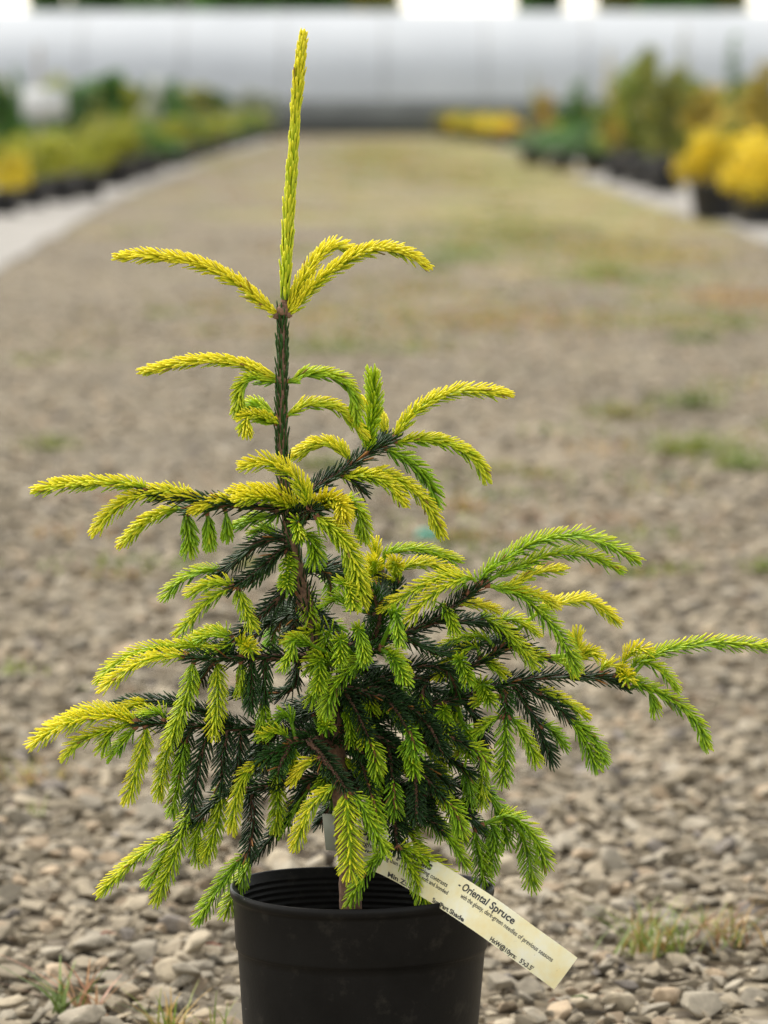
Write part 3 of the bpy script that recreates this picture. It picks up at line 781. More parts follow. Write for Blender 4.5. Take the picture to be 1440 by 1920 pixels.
# folded tail of the tag behind the trunk, its shade painted as grey
mb = MB(); T0 = [(604, 1526), (656, 1527), (652, 1597), (611, 1594)]
fr_ = [np.array(at(x, y, .016)) for x, y in T0]; bk = [p + np.array([0, .0004, 0]) for p in fr_]
mb.add(fr_ + bk, [(0, 1, 2, 3), (7, 6, 5, 4), (0, 4, 5, 1), (1, 5, 6, 2), (2, 6, 7, 3), (3, 7, 4, 0)])
M_TAIL = flat('tag_shaded', (0.40, 0.42, 0.34), 0.5, 60, 0.12)
mb.build('tail', M_TAIL, tag_o, origin=tp[0])
def letters(txt, u0, v0, size, bold=0.0, length=None):
    cu = bpy.data.curves.new('txt', 'FONT'); cu.body = txt; cu.size = size; cu.offset = bold; cu.resolution_u = 3
    o = bpy.data.objects.new('txt', cu); COL.objects.link(o); bpy.context.view_layer.update()
    me = bpy.data.meshes.new_from_object(o); bpy.data.objects.remove(o); bpy.data.curves.remove(cu)
    bm = bmesh.new(); bm.from_mesh(me); bmesh.ops.triangulate(bm, faces=bm.faces[:])
    co = np.array([v.co[:] for v in bm.verts]); f = np.array([[v.index for v in p.verts] for p in bm.faces]); bm.free(); bpy.data.meshes.remove(me)
    sx = 1.0 if length is None else length / max(co[:, 0].max(), 1e-9)
    return tagpt(u0 + co[:, 0] * sx, v0 + co[:, 1], 0.00032), f
mb = MB()
def upx(x):   # length along the tag of a photo column
    return float(np.interp(x, [px_of(p)[0] for p in tp], np.linspace(0, tgL, len(tp))))
for txt, xa, xb, v0, size, bold in [
    ("Picea Orientalis", 664, 800, .0052, .0074, .00016), ("- Oriental Spruce", 850, 952, .0052, .0066, .00016),
    ("bright gold new growth in spring contrasts", 664, 836, .0014, .0040, .00004),
    ("with the glossy, dark-green needles of previous seasons", 862, 1033, .0006, .0042, .00004),
    ("slower growing than other forms, soft and bonded", 664, 842, -.0024, .0038, .00004),
    ("Min Z: 5", 735, 782, -.0112, .0042, .00012), ("Sun/Part Shade", 822, 884, -.0112, .0040, .00012),
    ("HxW@10yrs:", 936, 985, -.0112, .0040, .00012), ("5'x3.5'", 992, 1016, -.0112, .0042, .00012)]:
    v, f = letters(txt, upx(xa), v0, size, bold, upx(xb) - upx(xa)); mb.add(v, f)
mb.build('lettering', M_INK, tg, origin=tp[0], smooth=False)

# ------------------------------------------------------------------ ground
def grid_sheet(name, xs, ys, zf, mat, hole=None):
    mb = MB(); nx, ny = len(xs), len(ys)
    X, Y = np.meshgrid(xs, ys); Z = zf(X, Y)
    v = np.stack([X, Y, Z], -1).reshape(-1, 3)
    i, j = np.meshgrid(np.arange(ny - 1), np.arange(nx - 1), indexing='ij')
    a = (i * nx + j).ravel(); mb.add(v, np.stack([a, a + 1, a + nx + 1, a + nx], 1))
    return mb.build(name, mat, smooth=True)
def h_noise(X, Y):
    return 0.010 * np.sin(X * 1.3 + .5) * np.cos(Y * .8) + 0.006 * np.sin(X * 3.1 + Y * 2.2) + 0.004 * np.sin(Y * 5.3 - X * 2.0)
def gz(X, Y):
    X = np.asarray(X, float); Y = np.asarray(Y, float)
    fade = np.clip((np.hypot(X, Y) - 0.15) / 1.0, 0, 1) * np.clip(1 - (Y - 14) / 10, 0, 1)
    return h_noise(X, Y) * fade - 0.018
ys = np.concatenate([np.linspace(-60, -4, 15), np.linspace(-3.5, 14, 150), np.linspace(15, 100, 120), [140, 250, 500, 900]])
xs = np.concatenate([[-600, -200, -80, -40, -20, -10], np.linspace(-6, 6, 90), [10, 20, 40, 80, 200, 600]])
g = grid_sheet('ground', xs, ys, gz, M_GROUND); tag(g, kind='structure')

# gravel: crushed stones lying on the ground, thousands
def stone_proto(seed, detail):
    rg = random.Random(seed); bm = bmesh.new(); n = 16 if detail else 11
    ex = (1.0, rg.uniform(.6, .95), rg.uniform(.34, .58))
    for k in range(n):
        v = Vector((rg.gauss(0, 1), rg.gauss(0, 1), rg.gauss(0, 1))).normalized()
        v = Vector((v.x * ex[0], v.y * ex[1], v.z * ex[2])) * rg.uniform(.86, 1.08); bm.verts.new(v)
    r = bmesh.ops.convex_hull(bm, input=bm.verts[:])
    bmesh.ops.delete(bm, geom=list({e for e in r['geom_interior'] + r['geom_unused'] if isinstance(e, bmesh.types.BMVert)}), context='VERTS')
    if detail:
        bmesh.ops.bevel(bm, geom=bm.edges[:], offset=0.11, offset_type='OFFSET', segments=1, affect='EDGES', clamp_overlap=True)
    bmesh.ops.triangulate(bm, faces=bm.faces[:]); bm.verts.index_update()
    co = np.array([v.co[:] for v in bm.verts]); f = np.array([[v.index for v in p.verts] for p in bm.faces]); bm.free()
    return co, f
HI = [stone_proto(100 + k, True) for k in range(20)]; LO = [stone_proto(300 + k, False) for k in range(16)]
def scatter_stones():
    rng = np.random.default_rng(5); mb = MB(); cell = {}
    def put(protos, n, ya, yb, wid, smin, smax, sink, up=False):
        # stratified jitter so stones cover the ground without gaps
        for _ in range(n):
            u = rng.uniform(); Y = ya + (yb - ya) * u; W = wid(Y); X = rng.uniform(-W, W)
            if math.hypot(X - potx, Y) < 0.085: continue
            s = smin + (smax - smin) * rng.beta(1.3, 3.0)
            co, f = protos[rng.integers(len(protos))]
            a = rng.uniform(0, 2 * math.pi); tx, ty = rng.normal(0, .30, 2)
            ca, sa = math.cos(a), math.sin(a)
            M = np.array([[ca, -sa, 0], [sa, ca, 0], [0, 0, 1]]) @ np.array([[1, 0, 0], [0, math.cos(tx), -math.sin(tx)], [0, math.sin(tx), math.cos(tx)]]) @ np.array([[math.cos(ty), 0, math.sin(ty)], [0, 1, 0], [-math.sin(ty), 0, math.cos(ty)]])
            key = (int(X / .02), int(Y / .02)); lift_ = cell.get(key, 0.0)
            z = float(gz(X, Y)) + s * sink + lift_
            if math.hypot(X - potx, Y) < 0.09: z = min(z, -0.004)
            cell[key] = min(lift_ + s * (0.25 if s > .0076 else 0.0), 0.012)
            v = (co * s) @ M.T + [X, Y, z]
            t = rng.uniform(); b = rng.uniform(.66, 1.16)
            c = np.array([.29, .247, .180]) * b
            if t < .30: c = np.array([.268, .237, .184]) * b
            elif t > .90: c = np.array([.32, .25, .172]) * b
            elif t > .86: c = np.array([.17, .15, .13]) * b
            mb.add(v, f, 0, c)
    put(LO, 15000, -0.5, 2.2, lambda y: .75 + .12 * (y + 3), .0028, .0075, .9)
    put(HI, 10500, -0.5, 1.9, lambda y: .75 + .12 * (y + 3), .0065, .020, .32)
    put(HI, 900, -0.5, 1.9, lambda y: .75 + .12 * (y + 3), .014, .025, .50)
    put(LO, 10500, 1.9, 6.0, lambda y: .75 + .11 * (y + 3), .009, .023, .30)
    put(LO, 7000, 6.0, 13., lambda y: .75 + .10 * (y + 3), .010, .026, .18)
    put(LO, 3200, 13., 22., lambda y: .75 + .07 * (y + 3), .010, .024, .10)
    return mb.build('gravel', M_STONE, smooth=False)
tag(scatter_stones(), kind='stuff')

# ------------------------------------------------------------------ weeds and grass tufts in the gravel
def blades(mb, c, n, h, spread, cols, wid=0.0022, lean=0.5, rng=RNG, arch=.5, ell=1.0):
    for _ in range(n):
        a = rng.uniform(0, 2 * math.pi); hh = h * rng.uniform(.45, 1.1); b = np.array(c) + np.array([rng.normal(0, spread) * ell, rng.normal(0, spread), 0])
        ln = lean * rng.uniform(.1, 1.0); d = np.array([math.cos(a), math.sin(a), 0]); s = np.array([-math.sin(a), math.cos(a), 0])
        col = np.array(cols[rng.integers(len(cols))]) * rng.uniform(.75, 1.25); v = []; cc = []
        for f in (0, .35, .7, 1.0):
            p = b + d * hh * ln * (f + arch * f * f) + np.array([0, 0, hh * (f - arch * .45 * f * f)]); w_ = wid * (1 - f * .85)
            v += [p - s * w_ * .5, p + s * w_ * .5]; cc += [col * (.9 + .2 * f)] * 2
        mb.add(v, [(0, 1, 3, 2), (2, 3, 5, 4), (4, 5, 7, 6)], 0, np.array(cc))
G1 = (.13, .20, .025); G2 = (.19, .22, .04); G3 = (.32, .21, .06); G4 = (.24, .11, .06); G5 = (.085, .13, .028)
def tuft(px, py, n, h, spread, cols, label, name='grass_tuft', cat='grass tuft', group=None, lean=1.15, wid=.0020):
    p = gnd(px, py); p = np.array([p.x, p.y, float(gz(p.x, p.y)) + .010]); mb = MB()
    blades(mb, p, n, h, spread, cols, wid, lean, ell=1.7 if name == 'weed_clump' else 1.0)
    o = mb.build(name, M_GRASS, origin=p, smooth=True); tag(o, label, cat, group); return o
tuft(1212, 1778, 80, .046, .014, [G1, G2, G3], 'green and orange grass tuft between the gravel stones right of the tag')
tuft(1330, 1764, 80, .042, .016, [G1, G2, G3, G4], 'grass tuft with reddish bases at the far right edge of the gravel')
tuft(312, 1922, 36, .044, .006, [G1, G2, G3, (.5, .34, .12)], 'small upright grass tuft at the lower left beside the pot')
tuft(165, 1880, 16, .050, .010, [G3, (.40, .24, .14), (.34, .18, .12)], 'dry straw coloured weed in a hollow at the lower left', 'dry_weed', 'weed', lean=1.3, wid=.0030)
tuft(112, 1882, 12, .050, .007, [G5, (.14, .2, .05)], 'dark green leaning blades left of the dry weed', 'grass_tuft', 'grass tuft', lean=1.4, wid=.004)
tuft(408, 1935, 14, .040, .007, [G1, G2], 'thin green blades against the left side of the pot', lean=1.0)
tuft(2, 1455, 60, .032, .018, [G2, (.36, .34, .05), G3], 'yellow green weed cut by the left edge of the photo', 'weed_clump', 'weed')
tuft(62, 1532, 10, .02, .010, [G2, G1], 'tiny yellow green sprout in the left gravel', 'weed_clump', 'weed')
for px, py, n, h, sp, cs, lb in [
    (88, 828, 70, .05, .035, [G5, G2], 'small olive weed alone on the left gravel'),
    (1160, 775, 120, .06, .045, [G5, G3, G2], 'dark olive weed with brown base in the right gravel'),
    (1290, 762, 150, .07, .06, [G1, G5], 'wider green weed right of the dark olive one'),
    (1300, 845, 160, .07, .045, [G1, G2], 'bright green weed below the wider green one'),
    (1392, 868, 120, .045, .035, [G1], 'bright green weed near the right edge of the gravel'),
    (1018, 885, 60, .03, .022, [G3, G2], 'small orange green sprout in the middle right gravel'),
    (930, 872, 60, .03, .026, [G2, G3], 'pale yellow sprout just right of the drooping shoots'),
    (870, 985, 120, .03, .05, [G3, G4, G2], 'low orange weed patch right of the drooping shoot tips'),
    (850, 935, 50, .025, .03, [G3, G4], 'rusty weed patch behind the drooping shoots'),
    (1200, 1062, 60, .03, .02, [G5, G3], 'dark weed behind the tip of the big green shoot'),
    (1262, 1052, 26, .03, .02, [G1, G2], 'faint green sprout right of the big green shoot tip'),
    (600, 868, 90, .05, .028, [G5], 'dark green weed seen between the stem and the rising branch'),
    (1135, 990, 40, .03, .03, [G2], 'pale olive sprout above the big green shoot'),
    (1305, 632, 130, .05, .07, [G5, G1], 'green weed in the far right gravel above the others'),
    (1370, 600, 110, .05, .06, [G5, G1], 'small far green weed near the right edge'),
    (1150, 515, 160, .08, .10, [G1], 'far green weed in the mossy part of the lane'),
    (815, 500, 160, .08, .11, [G5, G1], 'far dark green weed right of the top shoots'),
    (625, 660, 60, .05, .06, [G5, G2], 'faint olive weed right of the stem'),
    (15, 1250, 30, .03, .03, [G2], 'tiny green sprout at the left edge of the gravel'),
    (1440, 1045, 40, .04, .02, [G1], 'green sprout cut by the right edge of the photo'),
    (225, 1080, 40, .02, .05, [G3, G4], 'rusty low weed on the left gravel')]:
    tuft(px, py, n, h * .8, min(sp, .016 + .0022 * n ** .5) * .58, cs + [G2], lb, 'weed_clump', 'weed', 'weed clumps in the gravel', .8, .004)
# sparse ground cover creeping through the lane
mb = MB(); rng = np.random.default_rng(11); cl = []
for _ in range(420):
    u = rng.uniform(); Y = 3.5 + 75 * u ** 1.5; X = rng.uniform(-.3, 1.0) * 1.7 if rng.uniform() < .7 else rng.uniform(-1.6, 1.6)
    cl.append((X, Y, rng.uniform(.04, .16) * (1 + Y / 40)))
for X, Y, s_ in cl:
    if noise.noise(Vector((X * .9, Y * .35, 1.7))) < -.02: continue
    cs = [[G5, G2], [G2, G3], [G1, G2], [G3, G4]][rng.integers(4)]
    blades(mb, (X, Y, float(gz(X, Y)) + .004), 26, .022 + .008 * (Y > 12), s_ * .6, cs, .006 + .0004 * Y, .9, rng)
for px, py, sx, sy, n, cs in [(960, 432, .55, 4.2, 2400, [G2, G1, G5, G3]), (1210, 470, .40, 3.0, 1300, [G2, G3, G3]), (870, 468, .20, 1.6, 350, [G1, G5]), (700, 285, .85, 10, 2200, [G2, G3, G2]),
                              (820, 330, .5, 6, 900, [G2, G3]), (1150, 520, .22, 1.0, 350, [G1, G2]), (1000, 580, .35, 1.2, 700, [G2, G3, G4]), (1240, 590, .25, .8, 500, [G3, G2, G1]),
                              (700, 600, .30, 1.2, 500, [G3, G2]), (620, 640, .20, .8, 260, [G5, G2]), (390, 300, .5, 8, 900, [G2, G3]), (1400, 560, .15, 1.4, 400, [G3, G4]), (820, 540, .3, 1.6, 500, [G2, G3]),
                              (480, 560, .3, 1.2, 200, [G2, G3]), (330, 600, .3, 1.2, 160, [G2, G3])]:
    c = gnd(px, py)
    for _ in range(n // 12):
        X = c.x + rng.normal(0, sx * .55); Y = c.y + rng.normal(0, sy * .55)
        blades(mb, (X, Y, float(gz(X, Y)) + .004), 12, .020, .035 + .001 * Y, cs, .006 + .0005 * Y, 1.1, rng)
tag(mb.build('ground_cover', M_GRASS), kind='stuff')
mb = MB()
for _ in range(150):
    Y = rng.uniform(-.4, 3.0); X = rng.uniform(-1, 1) * (.6 + .12 * (Y + 3)); a = rng.uniform(0, 6.28); l_ = rng.uniform(.005, .014); z = float(gz(X, Y)) + rng.uniform(.012, .018)
    d_ = np.array([math.cos(a), math.sin(a), rng.uniform(-.2, .3)]) * l_; c_ = [(.26, .07, .04), (.30, .15, .06), (.20, .10, .05), (.10, .16, .04)][rng.integers(4)]
    tube(mb, [np.array([X, Y, z]) - d_, np.array([X, Y, z + .002]), np.array([X, Y, z]) + d_], [.0005, .0011, .0004], 5, 0, c_)
tag(mb.build('leaf_litter', M_GRASS), kind='stuff')
p = np.array(gnd(800, 1012)) + [0, 0, .004]; mb = MB()
tube(mb, [p + [-.016, 0, 0], p + [-.006, .002, .006], p + [.004, -.002, .005], p + [.017, 0, .001]], [.004, .0065, .006, .003], 10)
tube(mb, [p + [.010, 0, .004], p + [.014, .004, .010], p + [.021, .002, .009]], [.002, .003, .002], 8)
tag(mb.build('plastic_scrap', M_TEAL, origin=p), 'small crumpled teal plastic scrap lying on the gravel behind the spruce', 'litter')

# ------------------------------------------------------------------ nursery stock along the lane
Z0 = -0.016
def edgeL(d): return float(np.interp(d, [10, 19.5, 28, 37.7, 60, 90], [-1.42, -1.56, -1.74, -1.88, -1.93, -1.93]))   # d = distance from the camera
def edgeR(d): return float(np.interp(d, [10, 26, 30, 45, 53, 73, 90], [1.75, 1.75, 1.68, 1.62, 1.48, 1.25, 1.12]))
def fabric(name, side):
    ds = np.linspace(12, 93, 60); a = []; b = []
    for k, d in enumerate(ds):
        if side < 0: x0 = edgeL(d) + random.uniform(-.03, .03); x1 = x0 - 9
        else: x0 = edgeR(d) + .08 + (.35 if d > 44 else 0) + random.uniform(-.04, .04) - (0.3 if False else 0); x1 = x0 + 9
        zf = float(gz(x0, d - 3.02)); a.append((x0, d - 3.02, zf + .008)); b.append((x1, d - 3.02, zf + .03))
    mb = MB(); n = len(ds); q = [(i, i + 1, n + i + 1, n + i) for i in range(n - 1)]
    if side > 0: q = [t[::-1] for t in q]
    mb.add(a + b, q); o = mb.build(name, M_FABRIC, smooth=False); tag(o, kind='structure')
fabric('path', -1); fabric('path', 1)

def foliage(mb, blobs, n, size, cols, rng, droop=0.0):
    """leaf-sized faces through overlapping clumps; blobs = (cx,cy,cz,rx,ry,rz)"""
    bl = np.array(blobs, float); wts = bl[:, 3] * bl[:, 4] * bl[:, 5]; wts = wts ** .7; wts /= wts.sum()
    k = rng.choice(len(bl), n, p=wts); d = rng.normal(0, 1, (n, 3)); d /= np.linalg.norm(d, axis=1)[:, None]
    r = rng.uniform(.35, 1.08, n) ** .6; c = bl[k, :3] + d * r[:, None] * bl[k, 3:]
    c[:, 2] = np.maximum(c[:, 2], .01)
    nrm = d * .7 + rng.normal(0, .6, (n, 3)); nrm /= np.linalg.norm(nrm, axis=1)[:, None]
    a = np.cross(nrm, rng.normal(0, 1, (n, 3))); a /= np.linalg.norm(a, axis=1)[:, None]; a[:, 2] -= droop
    b = np.cross(nrm, a); s = size * rng.uniform(.6, 1.3, n)[:, None]
    v = np.stack([c - a * s, c + b * s * .42 + nrm * s * .12, c + a * s, c - b * s * .42 + nrm * s * .12], 1).reshape(-1, 3)
    clump = rng.uniform(.72, 1.25, len(bl))[k]
    col = np.array(cols)[rng.integers(0, len(cols), n)] * clump[:, None] * rng.uniform(.8, 1.2, n)[:, None]
    mb.add(v, np.arange(n * 4).reshape(n, 4), 0, np.repeat(col, 4, 0))

def farpot(parent, r, h):
    mb = MB()
    lathe(mb, [(0, .004), (r * .80, 0), (r * .83, .01), (r * .96, h * .86), (r * 1.02, h * .87), (r * 1.04, h * .99), (r, h), (r * .96, h * .98), (r * .93, h * .84), (0, h * .86)], 20)
    return mb.build('pot', M_FARPOT, parent)
C_YEL = [(.74, .56, .03), (.80, .57, .025), (.66, .53, .04), (.50, .42, .04)]
C_YG = [(.30, .32, .03), (.38, .36, .03), (.22, .26, .03)]; C_YG = [tuple(1.0 * q for q in c_) for c_ in C_YG]
C_OL = [(.12, .15, .03), (.18, .19, .04), (.09, .13, .03), (.26, .22, .04)]; C_OL = [tuple(1.35 * q for q in c_) for c_ in C_OL]
C_GR = [(.05, .13, .02), (.07, .16, .028), (.04, .09, .018)]; C_GR = [tuple(1.35 * q for q in c_) for c_ in C_GR]
C_BG = [(.08, .16, .06), (.12, .21, .08), (.06, .12, .05)]; C_BG = [tuple(1.35 * q for q in c_) for c_ in C_BG]
C_GOLD = [(.45, .32, .05), (.36, .28, .05), (.24, .22, .05)]; C_GOLD = [tuple(1.35 * q for q in c_) for c_ in C_GOLD]
C_LG = [(.17, .24, .04), (.24, .30, .05), (.12, .19, .035), (.30, .30, .05)]
C_Y2 = [(.60, .48, .03), (.68, .52, .03), (.46, .40, .04)]
C_RED = [(.36, .07, .045), (.30, .09, .05), (.16, .07, .03)]
C_WHT = [(.55, .56, .48), (.12, .18, .06), (.62, .62, .55), (.10, .15, .05)]
def make_plant(kind, seed, cols):
    """plant 1 m high above the pot rim scale: returns an Empty with pot, foliage, stem"""
    rng = np.random.default_rng(seed); root = empty('potted_shrub', (0, 0, 0))
    if kind == 'mound':     # wide dense mound on a broad pot, 0.55 high
        farpot(root, .19, .23); bl = [(0, 0, .36, .17, .17, .13)]
        for _ in range(15):
            a = rng.uniform(0, 6.28); q = rng.uniform(.08, .22); z_ = rng.uniform(.05, .12); bl.append((q * math.cos(a), q * math.sin(a), rng.uniform(.22, .47), z_, z_, z_))
        n, sz = 2600, .022; st = [((0, 0, .16), (0, 0, .34), .012)]
    elif kind == 'low':
        farpot(root, .11, .12); bl = [(0, 0, .20, .17, .17, .07)]
        for _ in range(7):
            a = rng.uniform(0, 6.28); q = rng.uniform(.07, .16); bl.append((q * math.cos(a), q * math.sin(a), rng.uniform(.16, .29), .07, .07, .06))
        n, sz = 1100, .018; st = [((0, 0, .09), (0, 0, .18), .007)]
    elif kind == 'cone':
        farpot(root, .10, .17); bl = [(rng.normal(0, .02), rng.normal(0, .02), .24 + .65 * t, .135 * (1 - t) + .02, .135 * (1 - t) + .02, .08) for t in np.linspace(0, 1, 9)]
        n, sz = 2000, .018; st = [((0, 0, .12), (0, 0, .85), .010)]
    elif kind == 'upright':
        farpot(root, .13, .19); bl = []; st = [((0, 0, .15), (0, 0, .40), .014)]
        for _ in range(13):
            a = rng.uniform(0, 6.28); q = rng.uniform(.02, .16); z = rng.uniform(.32, .92); e = (q * math.cos(a), q * math.sin(a), z)
            bl.append((*e, rng.uniform(.06, .11), rng.uniform(.06, .11), rng.uniform(.07, .13))); st.append(((0, 0, .36), e, .005))
        n, sz = 2600, .026
    elif kind == 'spire':
        farpot(root, .10, .15); bl = [(rng.normal(0, .012), rng.normal(0, .012), .25 + .75 * t, .055 * (1.1 - t) + .012, .055 * (1.1 - t) + .012, .06) for t in np.linspace(0, 1, 10)]
        n, sz = 520, .018; st = [((0, 0, .12), (0, 0, 1.0), .006)]
    m = MB(); foliage(m, bl, n, sz, cols, rng); m.build('foliage', M_LEAF, root)
    m = MB()
    for a, b, r_ in st:
        a = np.array(a); b = np.array(b); mid = (a + b) / 2 + rng.normal(0, .01, 3); tube(m, [a, mid, b], [r_, r_ * .8, r_ * .5], 6)
    m.build('stem', M_TREEBARK, root)
    return root
def copy_tree(o, parent=None):
    c = o.copy(); COL.objects.link(c); c.parent = parent
    for ch in [x for x in o.children]: copy_tree(ch, c)
    return c
PROTO = {}; USED = set()
def plant(kind, cols, d, x, h, label, group=None, wide=1.0, cat='potted shrub', var=0):
    """d metres from the camera, x metres across, h metres tall"""
    key = (kind, id(cols), var)
    if key not in PROTO: PROTO[key] = make_plant(kind, hash((kind, var)) % 1 + len(PROTO) * 7 + 3, cols); o = PROTO[key]
    else:
        o = copy_tree(PROTO[key])
    full = {'mound': .55, 'low': .32, 'cone': .95, 'upright': 1.0, 'spire': 1.05}[kind]; s = h / full
    o.location = (x, d - 3.02, Z0 + .010); o.scale = (s * wide, s * wide, s); o.rotation_euler = (0, 0, random.uniform(0, 6.28))
    for k in ('label', 'category', 'group'):
        if k in o: del o[k]
    return tag(o, label, cat, group)
def pp(kind, cols, px, base, top, label, group=None, wide=1.0, var=0):
    """stands where photo pixel (px, base) meets the ground, reaching up to pixel row `top`"""
    p = gnd(px, base, Z0 + .01); d = p.y + 3.02; h = (base - top) / FPX * d
    return plant(kind, cols, d, p.x, h, label, group, wide, var=var)
# right side, near to far
pp('mound', C_YEL, 1438, 422, 248, 'round bright yellow shrub in a big black pot cut by the right edge', wide=1.1)
pp('mound', C_YEL, 1342, 412, 240, 'round yellow shrub in a black pot just left of the one at the edge', wide=.86, var=1)
pp('upright', C_OL, 1246, 362, 88, 'tall loose olive green shrub in a black pot behind the yellow mounds', var=1, wide=1.0)
pp('upright', C_LG, 1205, 350, 70, 'tallest olive green shrub left of the yellow mounds', var=2, wide=.85)
pp('upright', C_GOLD, 1158, 342, 178, 'golden leaved shrub in a black pot at the lane edge', var=0)
pp('spire', C_GR, 1372, 352, 62, 'tall thin dark green spire rising behind the yellow mounds', wide=1.6)
pp('upright', C_GOLD, 1432, 350, 118, 'golden green shrub at the right edge above the yellow mound', var=1, wide=.9)
pp('upright', C_LG, 1310, 335, 150, 'mid height olive shrub between the thin spire and the tall olive shrub', var=3, wide=1.1)
pp('cone', C_GR, 1086, 300, 142, 'dark green cone shaped conifer in the right row', wide=1.75)
pp('low', C_BG, 1052, 318, 240, 'low blue green conifer below the dark green cone', wide=1.1)
pp('low', C_BG, 1118, 322, 236, 'low blue green conifer right of the one below the cone', var=1, wide=1.1)
pp('low', C_BG, 1000, 310, 236, 'low blue green conifer at the left end of the blue green group', var=2, wide=1.0)
pp('spire', C_OL, 1002, 300, 128, 'thin pinkish brown spire left of the dark green cone')
pp('spire', C_GOLD, 1140, 315, 82, 'thin bare golden spire right of the dark green cone', wide=.7)
pp('spire', C_OL, 1278, 320, 62, 'thin bare brown spire over the olive shrubs', wide=.6, var=1)
pp('low', C_RED, 972, 280, 238, 'low dark red shrub at the end of the yellow row', wide=1.1)
pp('low', C_RED, 830, 258, 208, 'small reddish shrub at the far left end of the yellow row', wide=.6, var=1)
pp('spire', C_RED, 1020, 292, 150, 'thin reddish spire near the dark green cone', wide=.8)
for i, px in enumerate(range(846, 966, 20)):
    pp('low', C_YEL if i % 2 else C_YG, px, 258 + i * 3, 212 + i, 'low yellow shrub in the far right row', 'low yellow shrubs in the far right row', wide=1.2, var=i % 2)
for i, (px, b, t, k, c) in enumerate([(1135, 318, 195, 'upright', 0), (1160, 312, 180, 'upright', 1), (1195, 318, 140, 'upright', 0), (1260, 322, 150, 'upright', 0), (1325, 330, 150, 'upright', 0), (1400, 338, 140, 'upright', 0), (1180, 330, 130, 'upright', 0), (1225, 325, 150, 'upright', 1), (1275, 330, 170, 'upright', 0), (1335, 340, 165, 'upright', 1), (1385, 335, 150, 'upright', 0),
                                  (1415, 345, 175, 'upright', 1), (1300, 320, 190, 'cone', 2), (1240, 318, 195, 'mound', 1), (1350, 330, 200, 'mound', 1)]):
    nm = [('fresh green', C_LG), ('golden green', C_GOLD), ('dark green', C_GR)][c]
    pp(k, nm[1], px, b, t, nm[0] + ' shrub packed in behind the yellow mounds', nm[0] + ' shrubs behind the yellow mounds', 1.6, var=i % 3)
for i in range(26):
    d = 34 + i * 1.9; x = edgeR(d) + .55 + random.uniform(0, 1.7) + (d - 30) * .012
    kind, cols, h = [('upright', C_OL, .82), ('upright', C_GOLD, .75), ('cone', C_GR, .85), ('upright', C_GR, .7), ('low', C_YG, .4), ('upright', C_OL, .6)][i % 6]
    nm = {0: 'olive green upright shrub', 1: 'golden upright shrub', 2: 'dark green cone shaped shrub', 3: 'dark green upright shrub', 4: 'low yellow green shrub', 5: 'olive green upright shrub'}[i % 6]
    plant(kind, cols, d, x, h * random.uniform(.8, 1.1), nm + ' deep in the blurred right hand stock', nm + 's deep in the right hand stock', random.uniform(.9, 1.2), var=4 + i % 2)
# left side
pp('low', C_Y2, 2, 402, 288, 'bright yellow shrub in a black pot cut by the left edge', wide=1.0, var=2)
for i, (px, b) in enumerate([(55, 388), (112, 378), (163, 371), (212, 338), (255, 330), (20, 372), (80, 360), (140, 350), (185, 345)]):
    pp('low', C_YG, px, b, b - 125 + i * 3, 'yellow green low shrub in a black pot near the front of the left row', 'yellow green low shrubs in the front of the left row', wide=.85, var=i % 3)
for i in range(24):
    d = 38 + i * 2.15; x = edgeL(d) - .28 - .05 * random.random()
    cols = [C_YG, C_OL, C_GR, C_YG, C_BG][i % 5]; nm = ['yellow green', 'olive', 'dark green', 'pale yellow green', 'blue green'][i % 5]
    plant('low' if i % 3 else 'mound', cols, d, x, random.uniform(.40, .52), nm + ' low shrub beside the left strip of bare ground', nm + ' low shrubs along the left strip', 1.0, var=3 + i % 2)
for i in range(44):
    d = 40 + (i // 2) * 2.3; x = edgeL(d) - .9 - (i % 2) * 1.0 - random.uniform(0, .6) - max(0, (d - 45)) * .012 * (i % 2)
    kind, cols, nm = [('upright', C_GR, 'dark green upright'), ('upright', C_OL, 'olive upright'), ('cone', C_GR, 'dark green cone shaped'), ('upright', C_YG, 'yellow green upright'), ('upright', C_BG, 'blue green upright')][i % 5]
    plant(kind, cols, d, x, random.uniform(.78, .98), nm + ' shrub in the tall back rows on the left', nm + ' shrubs in the left back rows', random.uniform(1.1, 1.45), var=6 + i % 2)
for i, (px, b, t) in enumerate([(452, 262, 172), (480, 262, 165), (508, 260, 176)]):
    pp('upright', C_WHT, px, b, t, 'white flowering shrub near the far end of the left row', 'white flowering shrubs at the far left', 1.5, var=i % 2)
pp('upright', C_WHT, 278, 300, 140, 'single pale flowering shrub standing above the left row', None, .8, var=2)

# white bed sign on a stake, left
def bed_sign(px, base, top, x0, x1, y0, y1, stake_px, label):
    p = gnd(px, base, Z0 + .01); Y = p.y; k = (p.y + 3.02) / FPX; e = empty('bed_sign', p)
    a = at(x0, y1, Y); b = at(x1, y0, Y); mb = MB()
    box(mb, a.x - p.x, -.006, a.z - p.z, b.x - p.x, .006, b.z - p.z); mb.build('board', M_WHITE, e)
    mb = MB(); tz = at(px, top, Y).z - p.z; w_ = .020; sx = at(stake_px, base, Y).x - p.x
    box(mb, sx - w_, .007, 0, sx + w_, .020, tz); mb.build('stake', M_STAKE, e); return tag(e, label, 'sign')
bed_sign(82, 345, 84, 42, 124, 166, 222, 74, 'white blank bed sign on a tall stake in the left row')
bed_sign(300, 300, 150, 282, 306, 146, 176, 292, 'small white bed sign far along the left row')

